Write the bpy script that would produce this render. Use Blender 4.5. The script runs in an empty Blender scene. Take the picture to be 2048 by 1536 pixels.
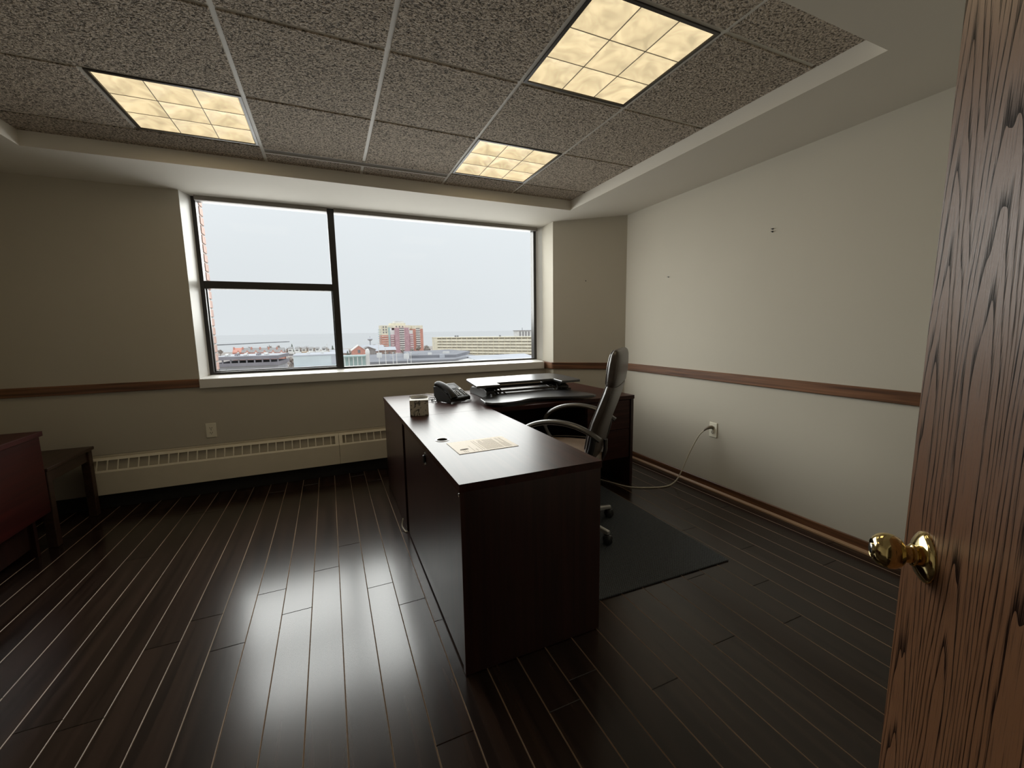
import bpy, bmesh, math, random
from mathutils import Vector, Matrix
random.seed(7)
R = math.radians
scene = bpy.context.scene
col = scene.collection

# ------------------------------------------------------------------ camera
H = 1.28                                   # eye height of the photographer in the doorway
YAW, PITCH, ROLL, FPX = R(23.758), R(-7.459), R(-0.905), 826.97
fwd = Vector((math.sin(YAW) * math.cos(PITCH), math.cos(YAW) * math.cos(PITCH), math.sin(PITCH)))
rgt = Vector((math.cos(YAW), -math.sin(YAW), 0))
upv = rgt.cross(fwd)
r2 = math.cos(ROLL) * rgt + math.sin(ROLL) * upv
u2 = -math.sin(ROLL) * rgt + math.cos(ROLL) * upv
cam_data = bpy.data.cameras.new('camera')
cam_data.sensor_fit = 'HORIZONTAL'
cam_data.sensor_width = 36.0
cam_data.lens = FPX / 2048 * 36.0
cam_data.clip_start = 0.02
cam_data.clip_end = 30000
cam = bpy.data.objects.new('camera', cam_data)
m = Matrix((r2, u2, -fwd)).transposed().to_4x4()
m.translation = Vector((0, 0, H))
cam.matrix_world = m
col.objects.link(cam)
scene.camera = cam

# ------------------------------------------------------------------ sky (overcast, brighter overhead) and exposure
SKY_LOW, SKY_GAIN = 0.83, 1.6
world = bpy.data.worlds.new('overcast_sky')
scene.world = world
world.use_nodes = True
wn, wl = world.node_tree.nodes, world.node_tree.links
wn.clear()
w_out = wn.new('ShaderNodeOutputWorld')
w_bg = wn.new('ShaderNodeBackground')
w_tc = wn.new('ShaderNodeTexCoord')
w_sep = wn.new('ShaderNodeSeparateXYZ')
w_max = wn.new('ShaderNodeMath'); w_max.operation = 'MAXIMUM'; w_max.inputs[1].default_value = 0.0
w_pow = wn.new('ShaderNodeMath'); w_pow.operation = 'POWER'; w_pow.inputs[1].default_value = 2.0
w_mad = wn.new('ShaderNodeMath'); w_mad.operation = 'MULTIPLY_ADD'
w_mad.inputs[1].default_value = SKY_LOW * SKY_GAIN; w_mad.inputs[2].default_value = SKY_LOW
w_cl = wn.new('ShaderNodeTexNoise'); w_cl.inputs['Scale'].default_value = 2.5; w_cl.inputs['Detail'].default_value = 3
w_cr = wn.new('ShaderNodeMapRange'); w_cr.inputs[3].default_value = 0.95; w_cr.inputs[4].default_value = 1.05
w_mul = wn.new('ShaderNodeMath'); w_mul.operation = 'MULTIPLY'
wl.new(w_tc.outputs['Generated'], w_sep.inputs[0])
wl.new(w_tc.outputs['Generated'], w_cl.inputs['Vector'])
wl.new(w_cl.outputs[0], w_cr.inputs[0])
wl.new(w_sep.outputs['Z'], w_max.inputs[0])
wl.new(w_max.outputs[0], w_pow.inputs[0])
wl.new(w_pow.outputs[0], w_mad.inputs[0])
wl.new(w_mad.outputs[0], w_mul.inputs[0])
wl.new(w_cr.outputs[0], w_mul.inputs[1])
w_bg.inputs['Color'].default_value = (0.95, 0.98, 1.02, 1)
wl.new(w_mul.outputs[0], w_bg.inputs['Strength'])
wl.new(w_bg.outputs[0], w_out.inputs[0])

vs = scene.view_settings
scene.display_settings.display_device = 'sRGB'
vs.view_transform = 'Standard'
vs.look = 'None'
vs.exposure = 0.0
vs.gamma = 1.0
vs.use_curve_mapping = False
scene.cycles.max_bounces = 12
scene.cycles.diffuse_bounces = 6
scene.cycles.glossy_bounces = 5
scene.cycles.transparent_max_bounces = 12
LENS_EMIT = 1.0                             # troffer lens luminance
LAMP_W = 1.5                                # light given off by each troffer
# added area light outside the window, unseen, boosting the overcast daylight
day_boost_data = bpy.data.lights.new('window_daylight_boost', 'AREA')
day_boost_data.shape = 'RECTANGLE'
day_boost_data.size, day_boost_data.size_y = 5.0, 1.9
day_boost_data.energy = 235.0
day_boost_data.color = (1.0, 0.985, 0.95)
day_boost = bpy.data.objects.new('window_daylight_boost', day_boost_data)
day_boost.location = (0.6, 5.02, 1.92)
day_boost.rotation_euler = (R(-36), 0, 0)
col.objects.link(day_boost)

# ------------------------------------------------------------------ mesh helpers
class MB:
    def __init__(s):
        s.v, s.f = [], []
    def add(s, vs_, fs_):
        o = len(s.v)
        s.v += [tuple(p) for p in vs_]
        s.f += [tuple(i + o for i in f) for f in fs_]
        return s
    def box(s, x0, x1, y0, y1, z0, z1):
        vs_ = [(x, y, z) for z in (z0, z1) for y in (y0, y1) for x in (x0, x1)]
        return s.add(vs_, [(0, 2, 3, 1), (4, 5, 7, 6), (0, 1, 5, 4), (2, 6, 7, 3), (0, 4, 6, 2), (1, 3, 7, 5)])
    def prism(s, poly, z0, z1, axis='z'):
        """polygon extruded along an axis; for 'x' the polygon is (y,z), for 'y' it is (x,z)"""
        n = len(poly)
        def P(p, h):
            return {'z': (p[0], p[1], h), 'x': (h, p[0], p[1]), 'y': (p[0], h, p[1])}[axis]
        vs_ = [P(p, z0) for p in poly] + [P(p, z1) for p in poly]
        fs_ = [tuple(range(n))[::-1], tuple(range(n, 2 * n))] + [(i, (i + 1) % n, (i + 1) % n + n, i + n) for i in range(n)]
        return s.add(vs_, fs_)
    def tube(s, pts, r, n=8, flat=None, caps=True):
        pts = [Vector(p) for p in pts]
        rs = r if isinstance(r, (list, tuple)) else [r] * len(pts)
        ref = Vector((0, 0, 1))
        rings, vs_ = [], []
        for i, p in enumerate(pts):
            t = (pts[min(i + 1, len(pts) - 1)] - pts[max(i - 1, 0)]).normalized()
            a = ref.cross(t)
            if a.length < 1e-4:
                a = Vector((1, 0, 0)).cross(t)
            a.normalize()
            b = t.cross(a).normalized()
            for k in range(n):
                th = 2 * math.pi * k / n
                q = p + a * math.cos(th) * rs[i] + b * math.sin(th) * rs[i] * (flat or 1)
                vs_.append(q)
        fs_ = []
        for i in range(len(pts) - 1):
            for k in range(n):
                fs_.append((i * n + k, i * n + (k + 1) % n, (i + 1) * n + (k + 1) % n, (i + 1) * n + k))
        if caps:
            fs_.append(tuple(range(n))[::-1])
            fs_.append(tuple((len(pts) - 1) * n + k for k in range(n)))
        return s.add(vs_, fs_)
    def lathe(s, prof, n=24, mat=None, caps=True):
        """profile of (radius, height) spun around z, then moved by mat"""
        vs_, fs_ = [], []
        for r_, h in prof:
            for k in range(n):
                th = 2 * math.pi * k / n
                vs_.append(Vector((r_ * math.cos(th), r_ * math.sin(th), h)))
        for i in range(len(prof) - 1):
            for k in range(n):
                fs_.append((i * n + k, i * n + (k + 1) % n, (i + 1) * n + (k + 1) % n, (i + 1) * n + k))
        if caps:
            fs_.append(tuple(range(n))[::-1])
            fs_.append(tuple((len(prof) - 1) * n + k for k in range(n)))
        if mat is not None:
            vs_ = [mat @ p for p in vs_]
        return s.add(vs_, fs_)
    def grid(s, fn, nu, nv):
        vs_ = [fn(i / nu, j / nv) for j in range(nv + 1) for i in range(nu + 1)]
        fs_ = [(j * (nu + 1) + i, j * (nu + 1) + i + 1, (j + 1) * (nu + 1) + i + 1, (j + 1) * (nu + 1) + i) for j in range(nv) for i in range(nu)]
        return s.add(vs_, fs_)
    def blob(s, c, rx, ry, rz, jit=0.0, sub=1):
        bm = bmesh.new()
        bmesh.ops.create_icosphere(bm, subdivisions=sub, radius=1)
        vs_ = []
        for v in bm.verts:
            k = 1 + random.uniform(-jit, jit)
            vs_.append((c[0] + v.co.x * rx * k, c[1] + v.co.y * ry * k, c[2] + v.co.z * rz * k))
        fs_ = [tuple(v.index for v in f.verts) for f in bm.faces]
        bm.free()
        return s.add(vs_, fs_)
    def xf(s, mat):
        s.v = [tuple(mat @ Vector(p)) for p in s.v]
        return s
    def mesh(s, name, bevel=0.0, seg=1, smooth=False, weld=False):
        me = bpy.data.meshes.new(name)
        me.from_pydata(s.v, [], s.f)
        bm = bmesh.new(); bm.from_mesh(me)
        if weld:
            bmesh.ops.remove_doubles(bm, verts=bm.verts, dist=1e-5)
        bmesh.ops.recalc_face_normals(bm, faces=bm.faces)
        if bevel > 0:
            es = [e for e in bm.edges if len(e.link_faces) == 2 and e.calc_face_angle(0) > 0.5]
            bmesh.ops.bevel(bm, geom=es, offset=bevel, segments=seg, profile=0.5, affect='EDGES', clamp_overlap=True)
        bm.to_mesh(me); bm.free()
        if smooth:
            for p in me.polygons:
                p.use_smooth = True
            if hasattr(me, 'set_sharp_from_angle'):
                me.set_sharp_from_angle(angle=R(40))
        return me

def link(name, me, material, parent=None, loc=None, rz=None):
    o = bpy.data.objects.new(name, me)
    if material is not None and me is not None and not me.materials:
        me.materials.append(material)
    col.objects.link(o)
    if parent is not None:
        o.parent = parent
    if loc is not None:
        o.location = loc
    if rz is not None:
        o.rotation_euler = (0, 0, rz)
    return o

def part(name, mb, material, parent=None, bevel=0.0, seg=1, smooth=False, loc=None, weld=False):
    return link(name, mb.mesh(name, bevel, seg, smooth, weld), material, parent, loc)

def tag(o, label=None, cat=None, group=None, kind=None):
    if label: o['label'] = label
    if cat: o['category'] = cat
    if group: o['group'] = group
    if kind: o['kind'] = kind
    return o

def thing(name, label, cat, loc=(0, 0, 0), rz=0.0, group=None):
    o = bpy.data.objects.new(name, None)
    o.empty_display_size = 0.1
    col.objects.link(o)
    o.location = loc
    o.rotation_euler = (0, 0, rz)
    return tag(o, label, cat, group)

def root(name, loc=(0, 0, 0), rz=0.0):
    o = bpy.data.objects.new(name, None)
    o.empty_display_size = 0.1
    col.objects.link(o)
    o.location = loc
    o.rotation_euler = (0, 0, rz)
    o['kind'] = 'structure'
    return o

def copy_tree(o, parent=None):
    c = o.copy(); col.objects.link(c); c.parent = parent
    for ch in list(o.children):
        copy_tree(ch, c)
    return c

def spline(pts, n=8):
    """Catmull-Rom through points"""
    P = [Vector(p) for p in pts]
    P = [2 * P[0] - P[1]] + P + [2 * P[-1] - P[-2]]
    out = []
    for i in range(1, len(P) - 2):
        for k in range(n):
            t = k / n
            a, b, c, d = P[i - 1], P[i], P[i + 1], P[i + 2]
            out.append(0.5 * ((2 * b) + (c - a) * t + (2 * a - 5 * b + 4 * c - d) * t * t + (3 * b - a - 3 * c + d) * t ** 3))
    out.append(P[-2])
    return out

# ------------------------------------------------------------------ materials
def newmat(name):
    mt = bpy.data.materials.new(name)
    mt.use_nodes = True
    n, l = mt.node_tree.nodes, mt.node_tree.links
    return mt, n, l, n['Principled BSDF']

def plain(name, c, rough=0.5, metal=0.0, ior=1.5, coat=0.0, var=0.06, vscale=8.0, bump=0.0, bscale=200.0, sheen=0.0):
    """procedural paint, plastic, metal or fabric: colour drifts a little with noise, optional fine relief"""
    mt, n, l, b = newmat(name)
    tc = n.new('ShaderNodeTexCoord')
    nz = n.new('ShaderNodeTexNoise'); nz.inputs['Scale'].default_value = vscale; nz.inputs['Detail'].default_value = 4
    l.new(tc.outputs['Object'], nz.inputs['Vector'])
    mr = n.new('ShaderNodeMapRange'); mr.inputs[1].default_value = 0.3; mr.inputs[2].default_value = 0.7
    mr.inputs[3].default_value = 1 - var; mr.inputs[4].default_value = 1 + var
    l.new(nz.outputs[0], mr.inputs[0])
    mx = n.new('ShaderNodeVectorMath'); mx.operation = 'SCALE'; mx.inputs[0].default_value = c[:3]
    l.new(mr.outputs[0], mx.inputs['Scale'])
    l.new(mx.outputs[0], b.inputs['Base Color'])
    b.inputs['Roughness'].default_value = rough
    b.inputs['Metallic'].default_value = metal
    b.inputs['IOR'].default_value = ior
    b.inputs['Coat Weight'].default_value = coat
    if sheen: b.inputs['Sheen Weight'].default_value = sheen
    if bump > 0:
        n2 = n.new('ShaderNodeTexNoise'); n2.inputs['Scale'].default_value = bscale; n2.inputs['Detail'].default_value = 3
        l.new(tc.outputs['Object'], n2.inputs['Vector'])
        bp = n.new('ShaderNodeBump'); bp.inputs['Strength'].default_value = bump; bp.inputs['Distance'].default_value = 0.002
        l.new(n2.outputs[0], bp.inputs['Height'])
        l.new(bp.outputs[0], b.inputs['Normal'])
    return mt

def wood(name, c_dark, c_light, axis=1, scale=1.0, rough=0.3, ior=1.5, coat=0.0, contrast=(0.35, 0.65), bump=0.05, rand=True, space='Object', coat_rough=0.1):
    """streaky straight grain along one axis; each object gets its own offset"""
    mt, n, l, b = newmat(name)
    tc = n.new('ShaderNodeTexCoord')
    mp = n.new('ShaderNodeMapping')
    sc = [60.0 * scale] * 3
    sc[axis] = 2.2 * scale
    mp.inputs['Scale'].default_value = sc
    l.new(tc.outputs[space], mp.inputs['Vector'])
    src = mp.outputs[0]
    if rand:
        oi = n.new('ShaderNodeObjectInfo')
        ad = n.new('ShaderNodeVectorMath'); ad.operation = 'MULTIPLY_ADD'
        ad.inputs[1].default_value = (37.0, 37.0, 37.0)
        l.new(oi.outputs['Random'], ad.inputs[0])
        l.new(src, ad.inputs[2])
        src = ad.outputs[0]
    n1 = n.new('ShaderNodeTexNoise'); n1.inputs['Scale'].default_value = 0.6; n1.inputs['Detail'].default_value = 6; n1.inputs['Distortion'].default_value = 0.6
    l.new(src, n1.inputs['Vector'])
    mr = n.new('ShaderNodeMapRange'); mr.inputs[1].default_value = contrast[0]; mr.inputs[2].default_value = contrast[1]
    l.new(n1.outputs[0], mr.inputs[0])
    mix = n.new('ShaderNodeMix'); mix.data_type = 'RGBA'
    mix.inputs[6].default_value = (*c_dark, 1); mix.inputs[7].default_value = (*c_light, 1)
    l.new(mr.outputs[0], mix.inputs[0])
    l.new(mix.outputs[2], b.inputs['Base Color'])
    b.inputs['Roughness'].default_value = rough
    b.inputs['IOR'].default_value = ior
    b.inputs['Coat Weight'].default_value = coat
    b.inputs['Coat Roughness'].default_value = coat_rough
    bp = n.new('ShaderNodeBump'); bp.inputs['Strength'].default_value = bump; bp.inputs['Distance'].default_value = 0.001
    l.new(n1.outputs[0], bp.inputs['Height'])
    l.new(bp.outputs[0], b.inputs['Normal'])
    return mt

M = {}
M['wall'] = plain('wall_paint_greige', (0.57, 0.53, 0.445), 0.75, var=0.02, vscale=1.5, bump=0.12, bscale=350)
M['soffit'] = plain('soffit_paint_white', (0.77, 0.73, 0.65), 0.8, var=0.02, vscale=1.5, bump=0.08, bscale=350)
M['sill'] = plain('sill_paint_white', (0.80, 0.79, 0.76), 0.32, var=0.015, vscale=3)
M['tee'] = plain('ceiling_grid_steel', (0.80, 0.78, 0.72), 0.5, var=0.03)
M['slab_dark'] = plain('ceiling_slab_dark', (0.14, 0.125, 0.105), 0.9, var=0.1)  # dark colour of the slab above the tile grid
M['black_metal'] = plain('black_anodised_metal', (0.028, 0.024, 0.022), 0.35, var=0.1)
M['frame'] = plain('window_frame_bronze', (0.030, 0.026, 0.023), 0.38, var=0.08)
M['blind'] = plain('blind_headrail_taupe', (0.30, 0.275, 0.245), 0.6, var=0.05)
M['heater'] = plain('heater_enamel_cream', (0.80, 0.74, 0.60), 0.4, var=0.03)
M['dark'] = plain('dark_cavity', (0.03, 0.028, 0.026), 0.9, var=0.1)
M['fin'] = plain('heater_fin_grey', (0.05, 0.046, 0.04), 0.6, var=0.2, vscale=60)
M['ivory'] = plain('ivory_plastic', (0.90, 0.86, 0.72), 0.35, var=0.02)
M['cord'] = plain('cord_beige_vinyl', (0.62, 0.57, 0.46), 0.45, var=0.05)
M['slot'] = plain('outlet_slot_dark', (0.04, 0.035, 0.03), 0.7)
M['steel'] = plain('polished_steel', (0.70, 0.70, 0.69), 0.2, metal=1.0, var=0.03)
M['brass'] = plain('polished_brass', (0.70, 0.55, 0.26), 0.09, metal=1.0, var=0.04, vscale=30)
M['rail'] = wood('oak_rail', (0.085, 0.036, 0.017), (0.24, 0.110, 0.052), axis=1, scale=1.2, rough=0.38, bump=0.15)
M['railx'] = wood('oak_rail_lengthwise', (0.085, 0.036, 0.017), (0.24, 0.110, 0.052), axis=0, scale=1.2, rough=0.38, bump=0.15)
M['mahog'] = wood('mahogany_laminate_y', (0.020, 0.006, 0.0045), (0.045, 0.014, 0.010), axis=1, rough=0.33, ior=1.28, coat=0.0, bump=0.02)
M['mahogx'] = wood('mahogany_laminate_x', (0.020, 0.006, 0.0045), (0.045, 0.014, 0.010), axis=0, rough=0.33, ior=1.28, coat=0.0, bump=0.02)
M['mahogz'] = wood('mahogany_laminate_z', (0.019, 0.0068, 0.0055), (0.037, 0.0125, 0.0095), axis=2, rough=0.33, ior=1.5, bump=0.02)
M['cherry'] = wood('cherry_red_laminate', (0.022, 0.0026, 0.0020), (0.040, 0.0048, 0.0036), axis=1, rough=0.4, ior=1.3, bump=0.02)
M['walnut'] = wood('brown_end_table_wood', (0.030, 0.014, 0.0085), (0.055, 0.027, 0.017), axis=1, rough=0.45, bump=0.05)
M['plank'] = wood('espresso_plank', (0.013, 0.0072, 0.0055), (0.034, 0.0195, 0.0140), axis=1, scale=0.8, rough=0.21, ior=1.55, bump=0.03, coat=0.0)
M['plank_tan'] = plain('plank_edge_tan', (0.30, 0.21, 0.14), 0.45, var=0.3, vscale=3)
M['black_plastic'] = plain('black_plastic', (0.022, 0.022, 0.023), 0.38, var=0.1)
M['phone_plastic'] = plain('phone_plastic', (0.022, 0.021, 0.020), 0.5, ior=1.3, var=0.1)
M['grey_plastic'] = plain('grey_plastic', (0.065, 0.067, 0.068), 0.4, var=0.05)
M['white_plastic'] = plain('white_plastic', (0.78, 0.77, 0.73), 0.4, var=0.03)
M['converter'] = plain('black_wood_grain_board', (0.030, 0.030, 0.032), 0.30, ior=1.7, var=0.25, vscale=20, bump=0.1, bscale=90)
M['leather'] = plain('dark_brown_leather', (0.050, 0.036, 0.028), 0.38, ior=1.6, var=0.12, vscale=25, bump=0.25, bscale=160)
M['leather_seat'] = plain('brown_leather_seat', (0.17, 0.115, 0.075), 0.42, var=0.12, vscale=25, bump=0.25, bscale=160)
M['piping'] = plain('leather_piping', (0.10, 0.085, 0.075), 0.25, ior=1.7, var=0.05)
M['armpad'] = plain('satin_arm_pad', (0.065, 0.062, 0.058), 0.3, ior=1.7, var=0.05)
M['silver'] = plain('silver_painted_base', (0.50, 0.49, 0.47), 0.3, metal=0.6, var=0.04)
M['screen'] = plain('phone_display_grey', (0.07, 0.07, 0.085), 0.35, ior=1.25, var=0.05)
M['key'] = plain('phone_key_grey', (0.26, 0.25, 0.24), 0.45, var=0.05)
M['tissue'] = plain('white_tissue', (0.86, 0.86, 0.84), 0.8, var=0.03)

# heavy fissured ceiling tile
mt, n, l, b = newmat('fissured_tile'); M['tile'] = mt
tc = n.new('ShaderNodeTexCoord'); oi = n.new('ShaderNodeObjectInfo')
ad = n.new('ShaderNodeVectorMath'); ad.operation = 'MULTIPLY_ADD'; ad.inputs[1].default_value = (11, 17, 5)
l.new(oi.outputs['Random'], ad.inputs[0]); l.new(tc.outputs['Object'], ad.inputs[2])
n1 = n.new('ShaderNodeTexNoise'); n1.inputs['Scale'].default_value = 105; n1.inputs['Detail'].default_value = 2.5; n1.inputs['Roughness'].default_value = 0.5; n1.inputs['Distortion'].default_value = 0.7
l.new(ad.outputs[0], n1.inputs['Vector'])
mr = n.new('ShaderNodeMapRange'); mr.inputs[1].default_value = 0.36; mr.inputs[2].default_value = 0.58
l.new(n1.outputs[0], mr.inputs[0])
mix = n.new('ShaderNodeMix'); mix.data_type = 'RGBA'
mix.inputs[6].default_value = (0.10, 0.082, 0.062, 1); mix.inputs[7].default_value = (0.62, 0.53, 0.43, 1)
l.new(mr.outputs[0], mix.inputs[0]); l.new(mix.outputs[2], b.inputs['Base Color'])
b.inputs['Roughness'].default_value = 0.95
bp = n.new('ShaderNodeBump'); bp.inputs['Strength'].default_value = 1.0; bp.inputs['Distance'].default_value = 0.010
l.new(n1.outputs[0], bp.inputs['Height']); l.new(bp.outputs[0], b.inputs['Normal'])

# stained oak door veneer: cathedral figure from tilted growth rings plus fine pores
mt, n, l, b = newmat('stained_oak_veneer'); M['oak_door'] = mt
tc = n.new('ShaderNodeTexCoord')
sep = n.new('ShaderNodeSeparateXYZ'); l.new(tc.outputs['Object'], sep.inputs[0])
def mth(op, a, c=None, d=None):
    q = n.new('ShaderNodeMath'); q.operation = op
    for i, x in enumerate((a, c, d)):
        if x is None: continue
        if isinstance(x, (int, float)): q.inputs[i].default_value = x
        else: l.new(x, q.inputs[i])
    return q.outputs[0]
nzl = n.new('ShaderNodeTexNoise'); nzl.inputs['Scale'].default_value = 1.0; nzl.inputs['Detail'].default_value = 3
mpl = n.new('ShaderNodeMapping'); mpl.inputs['Scale'].default_value = (9, 9, 1.3); l.new(tc.outputs['Object'], mpl.inputs[0]); l.new(mpl.outputs[0], nzl.inputs['Vector'])
ux = mth('PINGPONG', mth('ADD', sep.outputs['X'], 0.02), 0.11)
ux = mth('MULTIPLY', ux, 1.0)
ring = mth('SQRT', mth('ADD', mth('MULTIPLY', mth('SUBTRACT', ux, 0.06), mth('SUBTRACT', ux, 0.06)), mth('POWER', mth('MULTIPLY_ADD', sep.outputs['Z'], 0.035, 0.012), 2.0)))
ring = mth('ADD', ring, mth('MULTIPLY', nzl.outputs[0], 0.05))
saw = mth('FRACT', mth('MULTIPLY', ring, 160.0))
n2 = n.new('ShaderNodeTexNoise'); n2.inputs['Scale'].default_value = 1.0; n2.inputs['Detail'].default_value = 5
mp2 = n.new('ShaderNodeMapping'); mp2.inputs['Scale'].default_value = (520, 520, 16); l.new(tc.outputs['Object'], mp2.inputs[0]); l.new(mp2.outputs[0], n2.inputs['Vector'])
dk = mth('ADD', mth('MULTIPLY', mth('SMOOTH_MIN', mth('MULTIPLY', saw, 2.6), 1.0, 0.3), 0.72), mth('MULTIPLY_ADD', n2.outputs[0], 1.9, -0.80))
mr = n.new('ShaderNodeMapRange'); mr.inputs[1].default_value = 0.25; mr.inputs[2].default_value = 0.82; l.new(dk, mr.inputs[0])
mix = n.new('ShaderNodeMix'); mix.data_type = 'RGBA'
mix.inputs[6].default_value = (0.011, 0.0048, 0.003, 1); mix.inputs[7].default_value = (0.150, 0.066, 0.028, 1)
l.new(mr.outputs[0], mix.inputs[0]); l.new(mix.outputs[2], b.inputs['Base Color'])
b.inputs['Roughness'].default_value = 0.36; b.inputs['IOR'].default_value = 1.55
sp_ = n.new('ShaderNodeMapRange'); sp_.inputs[3].default_value = 0.04; sp_.inputs[4].default_value = 0.42
l.new(mr.outputs[0], sp_.inputs[0]); l.new(sp_.outputs[0], b.inputs['Specular IOR Level'])
bp = n.new('ShaderNodeBump'); bp.inputs['Strength'].default_value = 0.35; bp.inputs['Distance'].default_value = 0.0008
l.new(mr.outputs[0], bp.inputs['Height']); l.new(bp.outputs[0], b.inputs['Normal'])

# woven floor mat
mt, n, l, b = newmat('ribbed_mat'); M['mat'] = mt
tc = n.new('ShaderNodeTexCoord')
mp = n.new('ShaderNodeMapping'); mp.inputs['Scale'].default_value = (1, 1, 1); mp.inputs['Rotation'].default_value = (0, 0, R(45)); l.new(tc.outputs['Object'], mp.inputs[0])
ck = n.new('ShaderNodeTexVoronoi'); ck.inputs['Scale'].default_value = 110; ck.inputs['Randomness'].default_value = 0.15; l.new(mp.outputs[0], ck.inputs['Vector'])
mix = n.new('ShaderNodeMix'); mix.data_type = 'RGBA'
mix.inputs[6].default_value = (0.105, 0.122, 0.140, 1); mix.inputs[7].default_value = (0.022, 0.025, 0.030, 1)
mr = n.new('ShaderNodeMapRange'); mr.inputs[1].default_value = 0.1; mr.inputs[2].default_value = 0.6; l.new(ck.outputs['Distance'], mr.inputs[0])
l.new(mr.outputs[0], mix.inputs[0]); l.new(mix.outputs[2], b.inputs['Base Color'])
b.inputs['Roughness'].default_value = 0.7
bp = n.new('ShaderNodeBump'); bp.invert = True; bp.inputs['Strength'].default_value = 0.8; bp.inputs['Distance'].default_value = 0.003
l.new(ck.outputs['Distance'], bp.inputs['Height']); l.new(bp.outputs[0], b.inputs['Normal'])

# window glass: clear sheet with a weak mirror
mt, n, l, b = newmat('window_glass'); M['glass'] = mt
n.remove(b)
tr = n.new('ShaderNodeBsdfTransparent'); tr.inputs[0].default_value = (0.97, 0.985, 0.98, 1)
gl = n.new('ShaderNodeBsdfGlossy'); gl.inputs['Roughness'].default_value = 0.02
fr = n.new('ShaderNodeFresnel'); fr.inputs['IOR'].default_value = 1.12
ms = n.new('ShaderNodeMixShader'); l.new(fr.outputs[0], ms.inputs[0]); l.new(tr.outputs[0], ms.inputs[1]); l.new(gl.outputs[0], ms.inputs[2])
l.new(ms.outputs[0], n['Material Output'].inputs[0])

# glowing acrylic lens of the troffers
mt, n, l, b = newmat('lens_acrylic_lit'); M['lens'] = mt
tc = n.new('ShaderNodeTexCoord'); oi = n.new('ShaderNodeObjectInfo')
ad = n.new('ShaderNodeVectorMath'); ad.operation = 'MULTIPLY_ADD'; ad.inputs[1].default_value = (5, 9, 3)
l.new(oi.outputs['Random'], ad.inputs[0]); l.new(tc.outputs['Object'], ad.inputs[2])
nz = n.new('ShaderNodeTexNoise'); nz.inputs['Scale'].default_value = 9; nz.inputs['Detail'].default_value = 2; nz.inputs['Distortion'].default_value = 1.5
l.new(ad.outputs[0], nz.inputs['Vector'])
mr = n.new('ShaderNodeMapRange'); mr.inputs[1].default_value = 0.3; mr.inputs[2].default_value = 0.7; mr.inputs[3].default_value = 0.62 * LENS_EMIT; mr.inputs[4].default_value = 1.0 * LENS_EMIT
l.new(nz.outputs[0], mr.inputs[0])
b.inputs['Base Color'].default_value = (0.3, 0.26, 0.18, 1); b.inputs['Roughness'].default_value = 0.5; b.inputs['Specular IOR Level'].default_value = 0.2
b.inputs['Emission Color'].default_value = (1.0, 0.80, 0.47, 1)
l.new(mr.outputs[0], b.inputs['Emission Strength'])

# ================================================================== THE ROOM
XL, XR, YW, YF = -2.13, 2.70, 3.955, -0.25
ZS, ZC = 2.352, 2.436

# ---- floor: dark planks running towards the window, each with chamfered edges, tan along the long sides
floor = tag(part('floor', MB().box(XL - 0.1, XR + 0.1, YF - 1.6, YW + 0.1, -0.06, -0.0125), M['plank_tan']), 'dark espresso wood plank floor', kind='structure')
known = {4: [2.245], 5: [2.03], 6: [2.348], 7: [2.575], 8: [2.068], 9: [1.136, 1.870], 10: [1.688], 3: [1.903], 13: [1.17], 12: [2.9], 11: [2.2], 14: [2.3]}
def plank_mesh(L, W=0.125, g=0.0006, c=0.0017):
    w, h = W / 2 - g, L / 2 - g
    vs_ = []
    for z, q in ((-0.012, 0), (-c * 0.8, 0), (0.0, c)):
        vs_ += [(-w + q, -h + q, z), (w - q, -h + q, z), (w - q, h - q, z), (-w + q, h - q, z)]
    fs_ = [(8, 9, 10, 11)]
    for k in range(4):
        fs_.append((4 + k, 4 + (k + 1) % 4, 8 + (k + 1) % 4, 8 + k))
        fs_.append((k, (k + 1) % 4, 4 + (k + 1) % 4, 4 + k))
    me = bpy.data.meshes.new('plank')
    me.from_pydata(vs_, [], fs_)
    me.materials.append(M['plank']); me.materials.append(M['plank_tan'])
    for i, p in enumerate(me.polygons):
        p.material_index = 1 if abs(p.normal.x) > 0.3 else 0
    return me
rng = random.Random(3)
for k in range(-10, 29):
    x0 = -0.903 + 0.125 * k
    xc = x0 + 0.0625
    js = known.get(k, [rng.uniform(1.0, 2.2)])
    cuts = sorted(js)
    while cuts[-1] < YW: cuts.append(cuts[-1] + rng.uniform(1.75, 1.85))
    while cuts[0] > YF - 0.3: cuts.insert(0, cuts[0] - rng.uniform(1.75, 1.85))
    cuts = [min(max(c, YF - 0.3), YW) for c in cuts]
    for a, c in zip(cuts[:-1], cuts[1:]):
        if c - a < 0.02: continue
        link('plank', plank_mesh(c - a), None, floor, (xc, (a + c) / 2, 0))

# ---- walls
wall_back = root('wall_back', (0, YW, 0)); tag(wall_back, 'greige wall with the wide window')
wb = MB().box(XL - 0.1, -0.945, 0, 0.26, 0, 2.6).box(-0.945, 2.2, 0, 0.26, 0, 0.86).box(-0.945, 2.2, 0.02, 0.26, ZS + 0.004, 2.6)
part('wall_surface', wb, M['wall'], wall_back)
tag(part('wall_corner', MB().prism([(2.145, YW + 0.26), (2.145, 3.79), (XR, 3.325), (XR + 0.06, 3.325), (XR + 0.06, YW + 0.26)], 0, 2.6), M['wall']),
    'angled greige wall between window and right wall', kind='structure')
tag(part('wall_right', MB().box(XR, XR + 0.1, YF - 0.12, 3.325, 0, 2.6), M['wall']), 'plain greige right wall with chair rail', kind='structure')
tag(part('wall_left', MB().box(XL - 0.1, XL, YF - 0.12, YW, 0, 2.6), M['wall']), 'greige left wall', kind='structure')
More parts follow.
